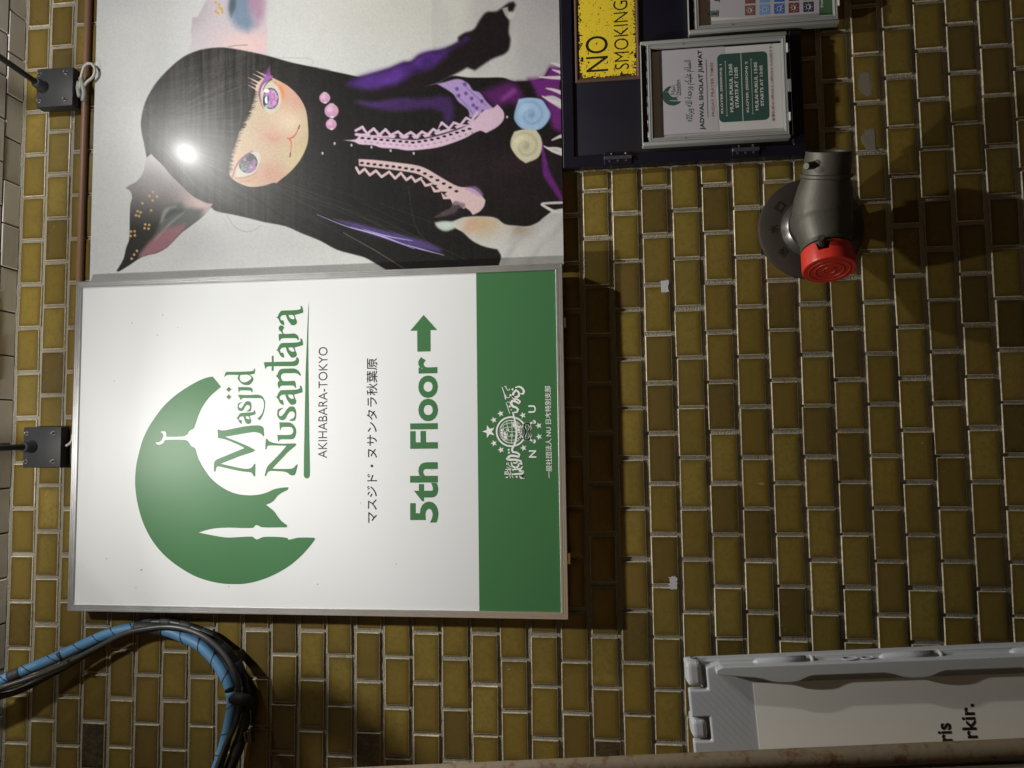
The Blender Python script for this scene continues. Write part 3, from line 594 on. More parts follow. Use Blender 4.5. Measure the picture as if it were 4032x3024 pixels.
    put(mh * (px < 1250) * .5 * np.clip(vnoise(px / 3.2, py / 3.2, 9) - .6, 0, 1), (95, 92, 88))
    put(mh * np.clip((px - 1500) / 300, 0, 1) * .5 * np.clip((vnoise(px / 120, py / 80, 11)), 0, 1) * np.clip(1 - np.abs(py - 640) / 260, 0, 1), (66, 42, 56))
    # near ear
    ear = c8([(388,500),(430,455),(520,545),(600,640),(700,740),(800,830),(900,880),(968,890),(930,945),(870,1010),(780,1080),(700,1140),(650,1190),(570,1270),(480,1320),(410,1335),(340,1360),(250,1420),(150,1480),(130,1475),(190,1370),(215,1270),(240,1200),(245,1000),(250,900),(265,830),(250,780),(210,755),(240,730),(310,690),(360,620)])
    me = mask(ear, 2.5); t = np.clip((py - 640) / 260, 0, 1)
    put(me, np.array([196, 192, 196])[None, :] * (1 - t[:, None]) + np.array([44, 42, 40])[None, :] * t[:, None])
    put(me * blob(790, 800, 90, 70), (196, 172, 170)); put(me * blob(600, 720, 50, 60) * .6, (150, 148, 152))
    put(me * mask(c8([(530,960),(600,900),(690,880),(730,920),(880,940),(860,1020),(700,1140),(560,1260),(380,1360),(330,1350),(420,1240),(500,1080)]), 14), (92, 96, 94))
    put(me * mask(c8([(400,1240),(480,1170),(560,1110),(650,1080),(740,1060),(690,1150),(570,1280),(340,1370),(330,1330)]), 12), (146, 104, 112))
    put(me * lmask(c8([(520,1050),(560,950),(640,920)]), [6, 16, 8], 8) * .6, (176, 172, 160)); put(me * lmask(c8([(470,1200),(600,1060),(720,960)]), [4, 10, 4], 6) * .5, (170, 165, 165))
    put(me * lmask(c8([(560,1010),(620,960),(700,950)]), [6, 26, 10], 10) * .8, (52, 64, 68))
    for x, y in ((448,787),(416,822),(481,826),(445,861),(356,886),(431,947),(314,955),(340,965),(300,990),(326,997),(380,1070),(415,1074),(375,1103),(409,1107),(256,1132),(288,1130),(252,1170),(290,1166),(308,1300),(283,1333),(262,1368)): put(mask(c8(circle_pts(x, y, 11, 8)), 1.6) * .95, (206, 168, 104))
    # face
    face = cf([(440,540),(600,622),(700,706),(770,798),(815,900),(835,1050),(837,1200),(812,1300),(750,1420),(650,1540),(500,1662)]) + c8([(1500,705),(1400,735),(1290,742),(1200,712),(1140,672),(1108,620),(1112,540),(1128,470),(1166,360),(1202,250),(1252,150),(1300,50)]) + c6([(1372,1180),(1422,1060),(1482,940),(1508,830),(1520,770),(1565,720),(1640,690)])
    mf = mask(face, 2.2, 3)
    jag = (vnoise(px / 5, py / 5, 21) - .5) * 2
    put(mf, (208, 190, 164)); put(mf * blob(1150, 520, 110, 220) * .5, (212, 196, 160)); put(mf * blob(1080, 480, 70, 60) * .8, (214, 192, 168))
    put(mf * blob(1172, 385, 60, 76) * .75, (214, 156, 148)); put(mf * blob(1080, 535, 70, 48) * .5, (210, 154, 142)); put(mf * blob(1062, 690, 70, 56) * .72, (206, 148, 134)); put(mf * np.clip((px - 1150) / 70, 0, 1) * .35, (170, 158, 118)); put(mf * .18 * vnoise(px / 3, py / 3, 61), (150, 130, 100)); put(mf * blob(1112, 352, 18, 45) * .7, (224, 150, 110)); put(mf * blob(925, 640, 40, 60) * .5, (214, 168, 150)); put(mf * blob(1190, 640, 50, 60) * .5, (212, 196, 150))
    put(mf * blob(1140, 480, 60, 50) * .6, (232, 214, 190)); put(lmask(cf([(400,1160),(480,1200),(560,1180)]), [4, 14, 4], 10) * .35 * mf, (214, 128, 116))
    # fringe tips over the face edge
    fr = c8([(1108,620),(1112,540),(1128,470),(1166,360),(1202,250),(1252,150),(1300,50)]) + c6([(1372,1180),(1422,1060),(1482,940),(1508,830)])
    frs = smooth_pts(fr, 14, closed=False)
    for k, (x, y) in enumerate(frs):
        L = 7 + 12 * ((k * 7919) % 13) / 13; put(lmask([(x - 6, y - 2), (x + L, y + 3 - 8 * ((k * 31) % 7) / 7)], [5, .8], 1.2, sm=False) * .9, (46, 40, 36))
    for x, y in cf([(250, 560), (300, 520), (270, 610), (330, 490), (290, 580), (250, 640)]): put(lmask([(x + 24, y + 16), (x - 16, y - 4)], [7, 1], 1.4, sm=False) * .9, (226, 196, 184))
    # eyes
    def eye(almond, iris, rx, ry, base, marks, rot=0):
        ma = mask(cf(almond), 2.5); put(ma, (208, 203, 190)); (cx, cy), = cf([iris]); rx /= 2.675; ry /= 2.675
        mi = mask([(cx + rx * math.cos(k*.26) * math.cos(rot) - ry * math.sin(k*.26) * math.sin(rot), cy + rx * math.cos(k*.26) * math.sin(rot) + ry * math.sin(k*.26) * math.cos(rot)) for k in range(24)], 2) * ma
        put(mi, (52, 40, 60)); put(mask(circle_pts(cx, cy, rx * .9, 24, ry * .9), 3) * ma, base)
        put(mi * np.clip(vnoise(px / 6, py / 6, 31) - .45, 0, 1) * 1.2, (232, 196, 232)); put(mi * np.clip(vnoise(px / 7, py / 7, 33) - .55, 0, 1), (110, 170, 170))
        for (x, y, a, b, col) in marks: put(mask(cf(circle_pts(x, y, a, 14, b)), 2) * ma, col)
    eye([(375,600),(450,600),(520,650),(550,740),(545,830),(500,890),(450,940),(410,920),(370,850),(345,750),(350,660)], (445, 770), 82, 112, (176, 118, 172), ((385, 800, 24, 60, (50, 66, 78)), (400, 690, 28, 20, (250, 240, 246)), (398, 785, 16, 40, (246, 246, 246)), (415, 770, 8, 34, (44, 70, 150)), (400, 850, 20, 14, (150, 190, 180)), (480, 820, 18, 24, (214, 150, 216)), (470, 700, 20, 16, (200, 170, 190))))
    eye([(75,1600),(100,1480),(170,1380),(260,1330),(325,1345),(335,1420),(300,1530),(220,1580),(120,1610)], (205, 1450), 98, 106, (104, 100, 104), ((225, 1400, 44, 36, (84, 84, 82)), (250, 1500, 44, 30, (158, 122, 168)), (150, 1510, 26, 20, (96, 150, 142)), (240, 1495, 8, 7, (230, 215, 150)), (205, 1540, 20, 9, (150, 130, 200)), (270, 1440, 22, 30, (150, 118, 152))), .3)
    put(lmask(cf([(452,540),(405,570),(365,605),(335,655),(322,730),(335,800),(365,870)]), [10, 12, 8, 4, 2], 2.5), (152, 84, 164))
    put(lmask(cf([(455,565),(420,590),(390,625),(362,680)]), [5, 4, 2], 2), (60, 50, 48)); put(lmask(cf([(345,640),(332,720),(345,800)]), 2, 1.6) * .8, (120, 70, 130))
    for k in range(7): put(lmask(cf([(440 - 12 * k, 545 + 8 * k), (432 - 10 * k, 490 + 10 * k), (438 - 16 * k, 420 + 16 * k)]), [5, 3, .8], 1.6) * .9, (170 - 4 * k, 100, 176))
    put(lmask(cf([(480,590),(540,650),(575,720),(580,780)]), [4, 10, 4], 5) * .6, (216, 124, 88))
    put(lmask(cf([(40,1600),(80,1480),(160,1380),(250,1325)]), [4, 6, 3], 2.2) * .9, (140, 84, 124)); put(lmask(cf([(75,1610),(180,1600),(280,1555),(335,1450)]), [6, 6, 2], 4) * .7, (176, 120, 96)); put(lmask(cf([(110,1640),(220,1635),(300,1590)]), [4, 10, 4], 8) * .6, (206, 124, 96))
    put(lmask(cf([(745,1058),(715,1130),(690,1168),(640,1196)]), [2.5, 5, 6], 2), (198, 96, 74)); put(lmask(cf([(640,1196),(660,1230),(658,1300),(648,1385)]), [6, 5, 2.5], 2), (204, 122, 80))
    put(lmask(cf([(748,1052),(738,1090)]), 3.5, 1.5), (60, 48, 42)); put(lmask(cf([(652,1345),(646,1388)]), 3.5, 1.5), (60, 48, 42)); put(lmask(cf([(620,1188),(650,1205)]), 5, 2), (214, 110, 88))
    # sleeves, skirt, arm and hand
    put(mask(c7([(260,750),(350,690),(460,660),(640,605),(760,555),(830,545),(900,490),(980,460),(1100,440),(1200,400),(1250,370),(1250,330),(1300,295),(1390,260),(1440,180),(1500,110),(1590,100),(1650,60),(1700,25),(1745,15),(1762,45),(1740,95),(1690,110),(1705,180),(1700,290),(1715,350),(1700,440),(1660,480),(1560,520),(1480,570),(1400,625),(1330,600),(1260,640),(1190,675),(1060,745),(700,830),(400,800)]), 8), (34, 26, 28))
    put(mask(c7([(1640,75),(1690,60),(1700,105),(1730,120),(1760,110),(1745,150),(1700,175),(1670,140)]), 5) * .8, (206, 204, 196))
    pu = mask(c7([(265,750),(350,690),(640,607),(760,557),(830,547),(900,492),(980,462),(1100,442),(1230,392),(1330,325),(1345,345),(1200,435),(1110,530),(1000,610),(850,660),(700,745),(550,785),(400,790)]), 20)
    put(pu, shade((78, 46, 122), .70 + .5 * vnoise(px / 40, py / 40, 41)))
    put(mask(c7([(340,905),(480,915),(600,905),(800,880),(1000,870),(1100,850),(1190,880),(1210,960),(1200,1060),(1140,1110),(1110,1000),(1000,960),(700,990),(450,950)]), 16) * .8, (74, 46, 106))
    put(lmask(c7([(380,905),(520,925),(680,895),(800,885)]), [6, 18, 8], 14) * .7, (80, 52, 118))
    put(mask(c7([(1460,820),(1560,780),(1700,730),(1780,760),(1830,840),(1800,930),(1700,920),(1600,960),(1520,900)]), 24), (92, 38, 100)); put(lmask(c7([(1650,880),(1740,810)]), [14, 22], 12) * .8, (150, 74, 158))
    put(mask(c7([(1870,700),(2010,690),(2070,590),(2180,590),(2180,1180),(2090,1130),(2050,960),(1990,880),(1960,860),(1920,780)]), 16), (112, 46, 124)); put(mask(c7([(1780,720),(1880,720),(1930,860),(1850,870)]), 12) * .9, (34, 24, 28))
    put(lmask(cb([(2010,290),(2040,420),(2110,540),(2170,640)]), [14, 30, 24, 16], 8), (104, 42, 120)); put(lmask(cb([(1990,140),(2005,230),(2030,330)]), 12, 5), (110, 44, 130))
    for P in ([(1975,685),(2080,690),(2180,690)], [(2090,620),(2150,640),(2190,660)], [(2000,855),(2080,900),(2180,930)], [(2035,785),(2100,800),(2180,830)], [(2080,560),(2180,590)], [(2085,1245),(2150,1215),(2180,1210)], [(2015,1300),(2090,1340),(2180,1370)], [(2040,1315),(2120,1320),(2180,1340)]): put(lmask(c7(P), [5, 12, 16], 3), (222, 214, 214))
    put(mask(c7([(2010,860),(2090,850),(2180,890),(2180,980),(2100,930)]), 4) * .9, (226, 222, 222)); put(mask(c7([(2150,730),(2180,720),(2180,800),(2150,790)]), 4), (40, 30, 36))
    put(lmask(cb([(1995,690),(2080,740),(2180,780)]), [10, 12, 14], 3), (214, 212, 206)); put(lmask(cb([(2000,680),(2090,675),(2180,672)]), [8, 10, 10], 3), (210, 208, 204))
    # cushion under the sleeve
    cu = mask(cb([(1045,850),(1120,838),(1210,840),(1300,806),(1500,799),(1590,815),(1660,866),(1760,881),(1870,886),(1960,851),(2020,801),(2100,770),(2190,760),(2190,1330),(1612,1330),(1635,1150),(1600,1085),(1480,1058),(1380,1010),(1290,930),(1230,895),(1150,925),(1100,915),(1060,885)]), 7)
    put(cu, np.array([190, 190, 186])[None, :] + 26 * (vnoise(px / 26 + py / 40, py / 90, 51)[:, None] - .5)); put(cu * blob(1900, 880, 75, 50), (196, 172, 138)); put(cu * blob(1850, 890, 36, 28) * .7, (206, 158, 138)); put(cu * blob(2050, 900, 40, 30) * .6, (160, 134, 112)); put(cu * blob(1760, 885, 50, 22), (196, 208, 200))
    # lace collars
    def lace(edge, outer_side, c, peaks, width, holes, col, hole):
        pass
    put(mask(c7([(1060,745),(1130,730),(1250,702),(1340,742),(1380,800),(1440,822),(1500,900),(1540,940),(1565,965),(1460,1012),(1400,1042),(1350,1042),(1340,980),(1250,900),(1210,840),(1140,790)]), 4), (176, 150, 204))
    for x, y in ((1240,790),(1255,850),(1320,830),(1370,875),(1310,750),(1460,900),(1385,935),(1415,960),(1470,990)): put(mask(c7(circle_pts(x, y, 16, 10)), 4) * .85, (92, 68, 140))
    for P in ([(1290,740),(1380,830),(1500,940)], [(1240,850),(1330,940),(1380,1010)]): put(lmask(c7(P), 4, 3) * .5, (104, 80, 156))
    put(mask(c7([(235,1245),(340,1238),(370,1205),(480,1215),(700,1235),(860,1245),(1000,1225),(1150,1185),(1300,1130),(1400,1060),(1480,985),(1560,960),(1600,928),(1652,990),(1655,1060),(1600,1125),(1500,1182),(1440,1162),(1300,1232),(1100,1302),(950,1327),(800,1337),(700,1322),(560,1312),(500,1292),(370,1282),(330,1262)]), 3), (216, 188, 208))
    pk = [(340,1160),(400,1128),(440,1190),(500,1143),(550,1200),(605,1150),(650,1202),(715,1170),(765,1212),(830,1175),(880,1212),(930,1170),(980,1197),(1030,1148),(1070,1172),(1105,1090),(1170,1142),(1212,1090),(1270,1112),(1322,1048),(1370,1072),(1420,1000)]
    put(lmask(c7(pk), 10, 2, sm=False), (216, 188, 208)); put(lmask(c7([(345,1195),(600,1210),(860,1220),(1000,1200),(1180,1150),(1380,1080)]), 12, 2.5), (214, 186, 208))
    for x, y in pk[1::2][:10]: put(mask(c7([(x - 4, y + 24), (x + 28, y + 58), (x - 34, y + 58)]), 2, sm=False), (40, 32, 42))
    for k in range(18):
        x = 400 + 56 * k; y = np.interp(x, [380, 860, 1050, 1370], [1225, 1268, 1235, 1140]); put(mask(c7(circle_pts(x, y, 18, 10, 10)), 2), (44, 36, 48))
        put(mask(c7(circle_pts(x + 25, y + 34, 14, 8, 7)), 3) * .5, (130, 100, 150))
    put(mask(cb([(365,285),(500,292),(700,315),(900,345),(1000,388),(1100,448),(1250,528),(1370,543),(1440,588),(1492,650),(1482,700),(1440,752),(1380,782),(1350,742),(1290,702),(1210,660),(1120,590),(1020,500),(940,440),(860,410),(700,385),(500,360),(370,345)]), 3), (212, 186, 188))
    pk2 = [(345,362),(372,412),(420,372),(465,428),(520,388),(570,443),(638,398),(690,457),(742,408),(790,470),(838,438),(868,485),(920,455),(960,520),(1012,508),(1040,570),(1105,565),(1125,630),(1190,628),(1212,682),(1260,680),(1300,715)]
    put(lmask(cb(pk2), 10, 2, sm=False), (214, 188, 190)); put(lmask(cb([(1320,545),(1400,560),(1450,600)]), [10, 30, 20], 6) * .6, (176, 138, 190))
    for x, y in pk2[3::2][:8]: put(mask(cb([(x, y - 24), (x + 26, y - 54), (x - 34, y - 58)]), 2, sm=False), (38, 32, 34))
    for k in range(16):
        x = 395 + 56 * k; y = np.interp(x, [380, 700, 900, 1100, 1250], [318, 355, 385, 490, 580]); put(mask(cb(circle_pts(x, y, 18, 10, 11)), 2), (42, 36, 38))
    put(lmask(cb([(1050,800),(1130,770),(1200,745),(1230,690),(1290,700)]), [6, 26, 30, 20], 6) * .7, (104, 86, 96)); put(lmask(cb([(1080,815),(1180,790),(1270,760)]), [4, 14, 10], 5) * .7, (44, 36, 38))
    for x, y in ((65,870),(125,985),(122,1105)):
        r = 62 if y == 985 else 48; put(mask(c7(circle_pts(x, y, r, 18)), 2.5), (196, 150, 182)); put(mask(c7(circle_pts(x - r*.25, y - r*.2, r*.45, 12)), 6) * .7, (232, 184, 210)); put(mask(c7(circle_pts(x, y - r * .9, r*.4, 10, r*.22)), 2) * .8, (196, 190, 196)); put(mask(c7(circle_pts(x + r*.1, y + r*.9, r*.3, 10, r*.14)), 2) * .9, (226, 222, 222))
    for x, y in ((152,1275),(302,1290),(480,1308),(650,1338),(855,1362),(1685,1040),(45,1362)): put(mask(c7(circle_pts(x, y, 9, 8, 13)), 1.5) * .9, (200, 205, 205))
    # rosettes
    for (P, col, cx, cy) in (([(1790,880),(1880,868),(1990,885),(2040,950),(2070,1015),(2040,1090),(1970,1150),(1870,1155),(1800,1130),(1750,1060),(1755,990)], (166, 198, 234), 1895, 1020), ([(1750,1170),(1830,1150),(1940,1152),(1985,1220),(1995,1310),(1960,1400),(1850,1450),(1780,1400),(1720,1310),(1720,1240)], (214, 207, 176), 1850, 1300)):
        m = mask(c7(P), 4); put(m, col); (ax, ay), = c7([(cx, cy)]); a = np.arctan2(py - ay, px - ax); r = np.hypot(px - ax, py - ay)
        put(m * np.clip(np.sin(r / 5.5 + a * 1.0), 0, 1) * .45, np.array(col) * .8); put(m * blob(ax, ay, 16) * .6, np.array(col) * .72); put(m * blob(ax - 25, ay - 25, 26) * .5, np.minimum(np.array(col) * 1.15, 250))
    # violet lock and stray hairs
    put(mask(cb([(150,820),(330,850),(560,910),(760,960),(960,1020),(1080,1080),(1100,1110),(900,1080),(650,1010),(350,910)]), 9) * .8, (92, 76, 140))
    for P in ([(0,780),(250,880),(500,950),(700,1020),(860,1082)], [(400,905),(620,970),(840,1010)], [(700,1020),(900,1080),(1120,1138)], [(300,890),(560,965),(760,1040)]): put(lmask(cb(P), [1.5, 5, 2], 1.6) * .9, (186, 172, 222))
    put(lmask(cb([(230,940),(500,1090),(770,1258)]), 2.2, 1.3) * .7, (150, 138, 120)); put(lmask(cb([(810,520),(830,700),(880,900),(980,1030)]), 1.6, 1.2) * .5, (110, 105, 100))
    put(lmask(c8([(1090,985),(1150,1080),(1230,1130),(1310,1125),(1395,1080)]), 1.8, 1.4) * .7, (120, 116, 110)); put(lmask(c8([(1040,990),(1090,1060),(1110,1130)]), 1.5, 1.4) * .5, (140, 136, 130)); put(lmask(cf([(450,338),(700,342),(860,352),(900,385),(870,420)]), 1.8, 1.4) * .5, (130, 124, 118)); put(lmask(cf([(0,222),(100,210),(200,205)]), 2.5, 1.4) * .8, (110, 96, 120))
    img += (vnoise(px / 4, py / 4, 71)[:, None] - .5) * 9 + RNG.normal(0, 3.2, (N, 1))
    img = np.clip(img, 2, 255)
    lin_ = np.where(img < 10.4, img / 255 / 12.92, ((np.clip(img, 0, 255) / 255 + .055) / 1.055) ** 2.4) * .90
    V = np.stack([XX.ravel(), np.full(N, -D), ZZ.ravel()], 1); F = []
    idx = np.arange(N).reshape(nz, nx)
    F = np.stack([idx[:-1, :-1].ravel(), idx[:-1, 1:].ravel(), idx[1:, 1:].ravel(), idx[1:, :-1].ravel()], 1)
    me_ = bpy.data.meshes.new("printed_picture"); off = np.array(worldloc(root))
    nf = len(F); me_.vertices.add(N); me_.vertices.foreach_set("co", (V - off).ravel()); me_.loops.add(nf * 4); me_.loops.foreach_set("vertex_index", F.ravel())
    me_.polygons.add(nf); me_.polygons.foreach_set("loop_start", np.arange(0, nf * 4, 4)); me_.polygons.foreach_set("loop_total", np.full(nf, 4)); me_.update(); me_.validate()
    at = me_.color_attributes.new("print", 'FLOAT_COLOR', 'POINT'); at.data.foreach_set("color", np.concatenate([np.clip(lin_, 0, .85), np.ones((N, 1))], 1).ravel())
    mp = mat("glossy_print", (.8, .8, .8, 1), rough=.37, attr="print", bump=(26, .07, .003), spec=.31, coat=.07)
    me_.materials.append(mp); o = bpy.data.objects.new("printed_picture", me_); COL.objects.link(o); o.parent = root
build_poster()
# ------------------------------------------------------------------ navy cabinet
M_navy = mat("navy_gloss_paint", (.0085, .0078, .0165, 1), rough=.38, noise=(12, .3), bump=(60, .10, .001), coat=.10, rnoise=.08)
M_chip = mat("chipped_hinge", (.16, .16, .19, 1), rough=.35, metal=.6, noise=(120, .7))
M_bare = mat("bare_edge", (.55, .50, .42, 1), rough=.5, noise=(150, .4))
def build_cabinet():
    x0, x1, z0, z1 = .6405, 1.345, G - 1.9455, G - 1.3822
    root = thing("wall_cabinet", "navy blue metal wall cabinet with hinged door carrying the notices", "cabinet", ((x0 + x1) / 2, -.01, z0))
    V, F = rings((x0, x1, z0, z1), [(0, -.004), (0, .026), (.0015, .0275), (.0255, .0275), (.0270, .0262), (.0270, .012)])
    obj("cabinet_frame", V, F, M_navy, root)
    MB().box(x0 + .0285, x1 - .0285, -.0225, -.010, z0 + .0265, z1 - .0290, .002).build("door", M_navy, root, auto=.6)
    quad_b = MB(); quad(quad_b, x0 + .026, x1 - .026, z0 + .026, z1 - .026, .0105); quad_b.build("cabinet_recess", M_black, root)
    cb2 = crop(2200, 0, 1.975)
    for ya, yb, xa, xb in ((1182, 1268, 352, 568), (1120, 1205, 1348, 1560)):
        a = W(*cb2([(xb, yb)])[0], .03); b = W(*cb2([(xa, ya)])[0], .03); xm = (a[0] + b[0]) / 2
        h = MB().box(a[0], xm - .002, -.0300, -.0276, a[2], b[2], .0008).box(xm + .002, b[0], -.0255, -.0226, a[2], b[2], .0008)
        hg = h.build("hinge", M_navy, root)
        MB().lathe((xm, -.0305, a[2]), (0, 0, 1), [(0, .0046), (.0005, .005), (b[2] - a[2] - .0005, .005), (b[2] - a[2], .0046)], 16).build("hinge_pin", M_chip, hg, auto=.6)
        for k in (.2, .5, .8):
            mb = MB(); mb.lathe(((a[0] + xm) / 2, -.0298, a[2] + (b[2] - a[2]) * k), (0, -1, 0), [(0, .003), (.0012, .0026)], 12); mb.build("rivet", M_chip, hg)
        for (zz, w) in ((a[2] + (b[2]-a[2]) * .22, .004), (a[2] + (b[2]-a[2]) * .74, .0025)):
            mb = MB(); fill(mb, [[(xm + .003 + .011 * (.5 + .5 * math.cos(k * .9)), zz + w * math.sin(k * .9) * (1 + .4 * math.sin(k * 5))) for k in range(7)]], lambda p: (p[0], -.0258, p[1])); mb.build("paint_chip", M_bare, hg)
    a = W(*cb2([(1828, 1132)])[0], .03); MB().box(a[0] - .001, a[0] + .040, -.0245, -.0228, a[2] - .0015, a[2] + .0015).build("door_edge_strip", M_chip, root)
    # crumbly mortar left round the cabinet
    mb = MB(); V = []; F = []; n = 70
    for k in range(n):
        z = z0 - .004 + (z1 - z0 + .004) * k / (n - 1); w = .0055 + RNG.normal(0, .0016); V += [(x0 + .001, .004, z), (x0 - .0004, -.0045 + RNG.normal(0, .001), z), (x0 - w, .003, z)]
    for k in range(n - 1): F += [(k*3, k*3+1, k*3+4, k*3+3), (k*3+1, k*3+2, k*3+5, k*3+4)]
    obj("mortar_bead", V, F, M_mortar, root, smooth=True)
build_cabinet()

# ------------------------------------------------------------------ no smoking plate
def build_no_smoking():
    m = mat("yellow_rusted_enamel", lin(226, 198, 52, 1.05), rough=.42, bump=(90, .15, .001)); n = m.node_tree.nodes; l = m.node_tree.links; b = n["Principled BSDF"]
    tc = n.new("ShaderNodeTexCoord")
    def nz(scale, det): t = n.new("ShaderNodeTexNoise"); t.inputs["Scale"].default_value = scale; t.inputs["Detail"].default_value = det; t.inputs["Roughness"].default_value = .62; l.new(tc.outputs["Object"], t.inputs["Vector"]); return t
    t1 = nz(190, 4); t2 = nz(60, 3); at = n.new("ShaderNodeAttribute"); at.attribute_name = "edge"
    s = n.new("ShaderNodeMath"); s.operation = 'MULTIPLY_ADD'; l.new(t2.outputs[0], s.inputs[0]); s.inputs[1].default_value = .55; l.new(t1.outputs[0], s.inputs[2])
    a2 = n.new("ShaderNodeMath"); a2.operation = 'ADD'; l.new(s.outputs[0], a2.inputs[0]); l.new(at.outputs["Fac"], a2.inputs[1])
    r = n.new("ShaderNodeValToRGB"); r.color_ramp.elements[0].position = .922; r.color_ramp.elements[1].position = .940
    r.color_ramp.elements[0].color = lin(226, 198, 52, 1.05); r.color_ramp.elements[1].color = (.045, .022, .010, 1)
    mr = n.new("ShaderNodeMapRange"); mr.inputs[1].default_value = 0; mr.inputs[2].default_value = 1; l.new(a2.outputs[0], r.inputs[0]); l.new(r.outputs[0], b.inputs["Base Color"])
    x0, x1, z0, z1 = .8508, 1.165, G - 1.5712, G - 1.4155
    root = thing("no_smoking_sign", "yellow rust speckled NO SMOKING plate on the navy cabinet door", "sign", ((x0 + x1) / 2, -.0245, z0))
    mr_ = mat("rusty_brown_rim", (.13, .070, .045, 1), rough=.6, noise=(60, .4), bump=(120, .3, .001))
    V, F = rings((x0, x1, z0, z1), [(0, .0226), (0, .0258), (.0018, .0278), (.0048, .0280), (.0068, .0262), (.0095, .0254)]); obj("rim", V, F, mr_, root)
    nx, nz_ = 90, 44; xs = np.linspace(x0 + .0093, x1 - .0093, nx); zs = np.linspace(z0 + .0093, z1 - .0093, nz_); V = []; F = []; E = []
    for z in zs:
        for x in xs:
            V.append((x, -.0256, z)); d = min(x - xs[0], xs[-1] - x, z - zs[0], zs[-1] - z); E.append(.20 * math.exp(-d / .005) + .05 * math.exp(-(x - xs[0]) / .025))
    for i in range(nz_ - 1):
        for j in range(nx - 1): F.append((i*nx+j, i*nx+j+1, (i+1)*nx+j+1, (i+1)*nx+j))
    o = obj("plate", V, F, m, root); q = o.data.attributes.new("edge", 'FLOAT', 'POINT'); q.data.foreach_set("value", E)
    mk = mat("worn_black_lettering", (.012, .011, .010, 1), rough=.5, noise=(240, .3))
    c = crop(2200, 0, 5.03)
    mb = MB(); text_px(mb, "NO", c([(980, 1402)])[0], c([(526, 731)])[0], .0260, -.004); text_px(mb, "SMOKING", c([(1390, 1362)])[0], c([(1076, 26)])[0], .0260, -.010); mb.build("lettering", mk, root)
    mb = MB(); cx, cz = W(*c([(880, -420)])[0], .026)[0::2]; fill(mb, [circle_pts(cx, cz, .050, 48), circle_pts(cx, cz, .041, 48)], lambda p: (p[0], -.0260, p[1]))
    ribbon(mb, [(cx - .031, cz + .031), (cx + .031, cz - .031)], .009, lambda p: (p[0], -.0260, p[1])); mb.build("prohibition_ring", mat("red_enamel", lin(190, 60, 30), rough=.4, noise=(100, .3)), root)
    for pts in ([(462, 1130), (462, 1225)], [(1518, 1050), (1518, 1150)]):
        mb = MB(); ribbon(mb, c([(pts[0][0], pts[0][1]), (pts[0][0], (pts[0][1] + pts[1][1]) / 2), (pts[1][0], pts[1][1])]), 8, px_plane(.0260)); mb.build("mounting_slot", mk, root)
build_no_smoking()

# ------------------------------------------------------------------ notice frames on the cabinet door
M_rail = mat("grey_frame_plastic", (.30, .315, .285, 1), rough=.38, noise=(40, .12), bump=(200, .1, .0004))
M_dark = mat("dark_frame_back", (.03, .03, .028, 1), rough=.6, noise=(60, .3))
M_clear = mat("clear_plastic_edge", (.34, .345, .34, 1), rough=.15, noise=(50, .15))
M_pane = bpy.data.materials.new("clear_pane"); M_pane.use_nodes = True
_n = M_pane.node_tree.nodes; _l = M_pane.node_tree.links; _n.clear()
_o = _n.new("ShaderNodeOutputMaterial"); _mx = _n.new("ShaderNodeMixShader"); _t = _n.new("ShaderNodeBsdfTransparent"); _g = _n.new("ShaderNodeBsdfGlossy"); _f = _n.new("ShaderNodeValue")
_t.inputs[0].default_value = (.96, .96, .95, 1); _g.inputs["Roughness"].default_value = .08; _f.outputs[0].default_value = .05
_l.new(_f.outputs[0], _mx.inputs[0]); _l.new(_t.outputs[0], _mx.inputs[1]); _l.new(_g.outputs[0], _mx.inputs[2]); _l.new(_mx.outputs[0], _o.inputs[0])
M_paper = mat("white_paper", (.70, .685, .68, 1), rough=.8, noise=(30, .06))
M_pale = mat("faint_lilac_print", (.60, .575, .62, 1), rough=.8, noise=(22, .28))
M_dkgreen = mat("dark_green_print", lin(44, 76, 70, 1.25), rough=.75, noise=(60, .1))
M_navyink = mat("navy_print", (.035, .045, .075, 1), rough=.75, noise=(80, .2))
M_red = mat("dusty_red_print", lin(150, 96, 88, 1.2), rough=.75, noise=(80, .15))
M_wprint = mat("white_print", (.74, .72, .70, 1), rough=.75, noise=(80, .05))
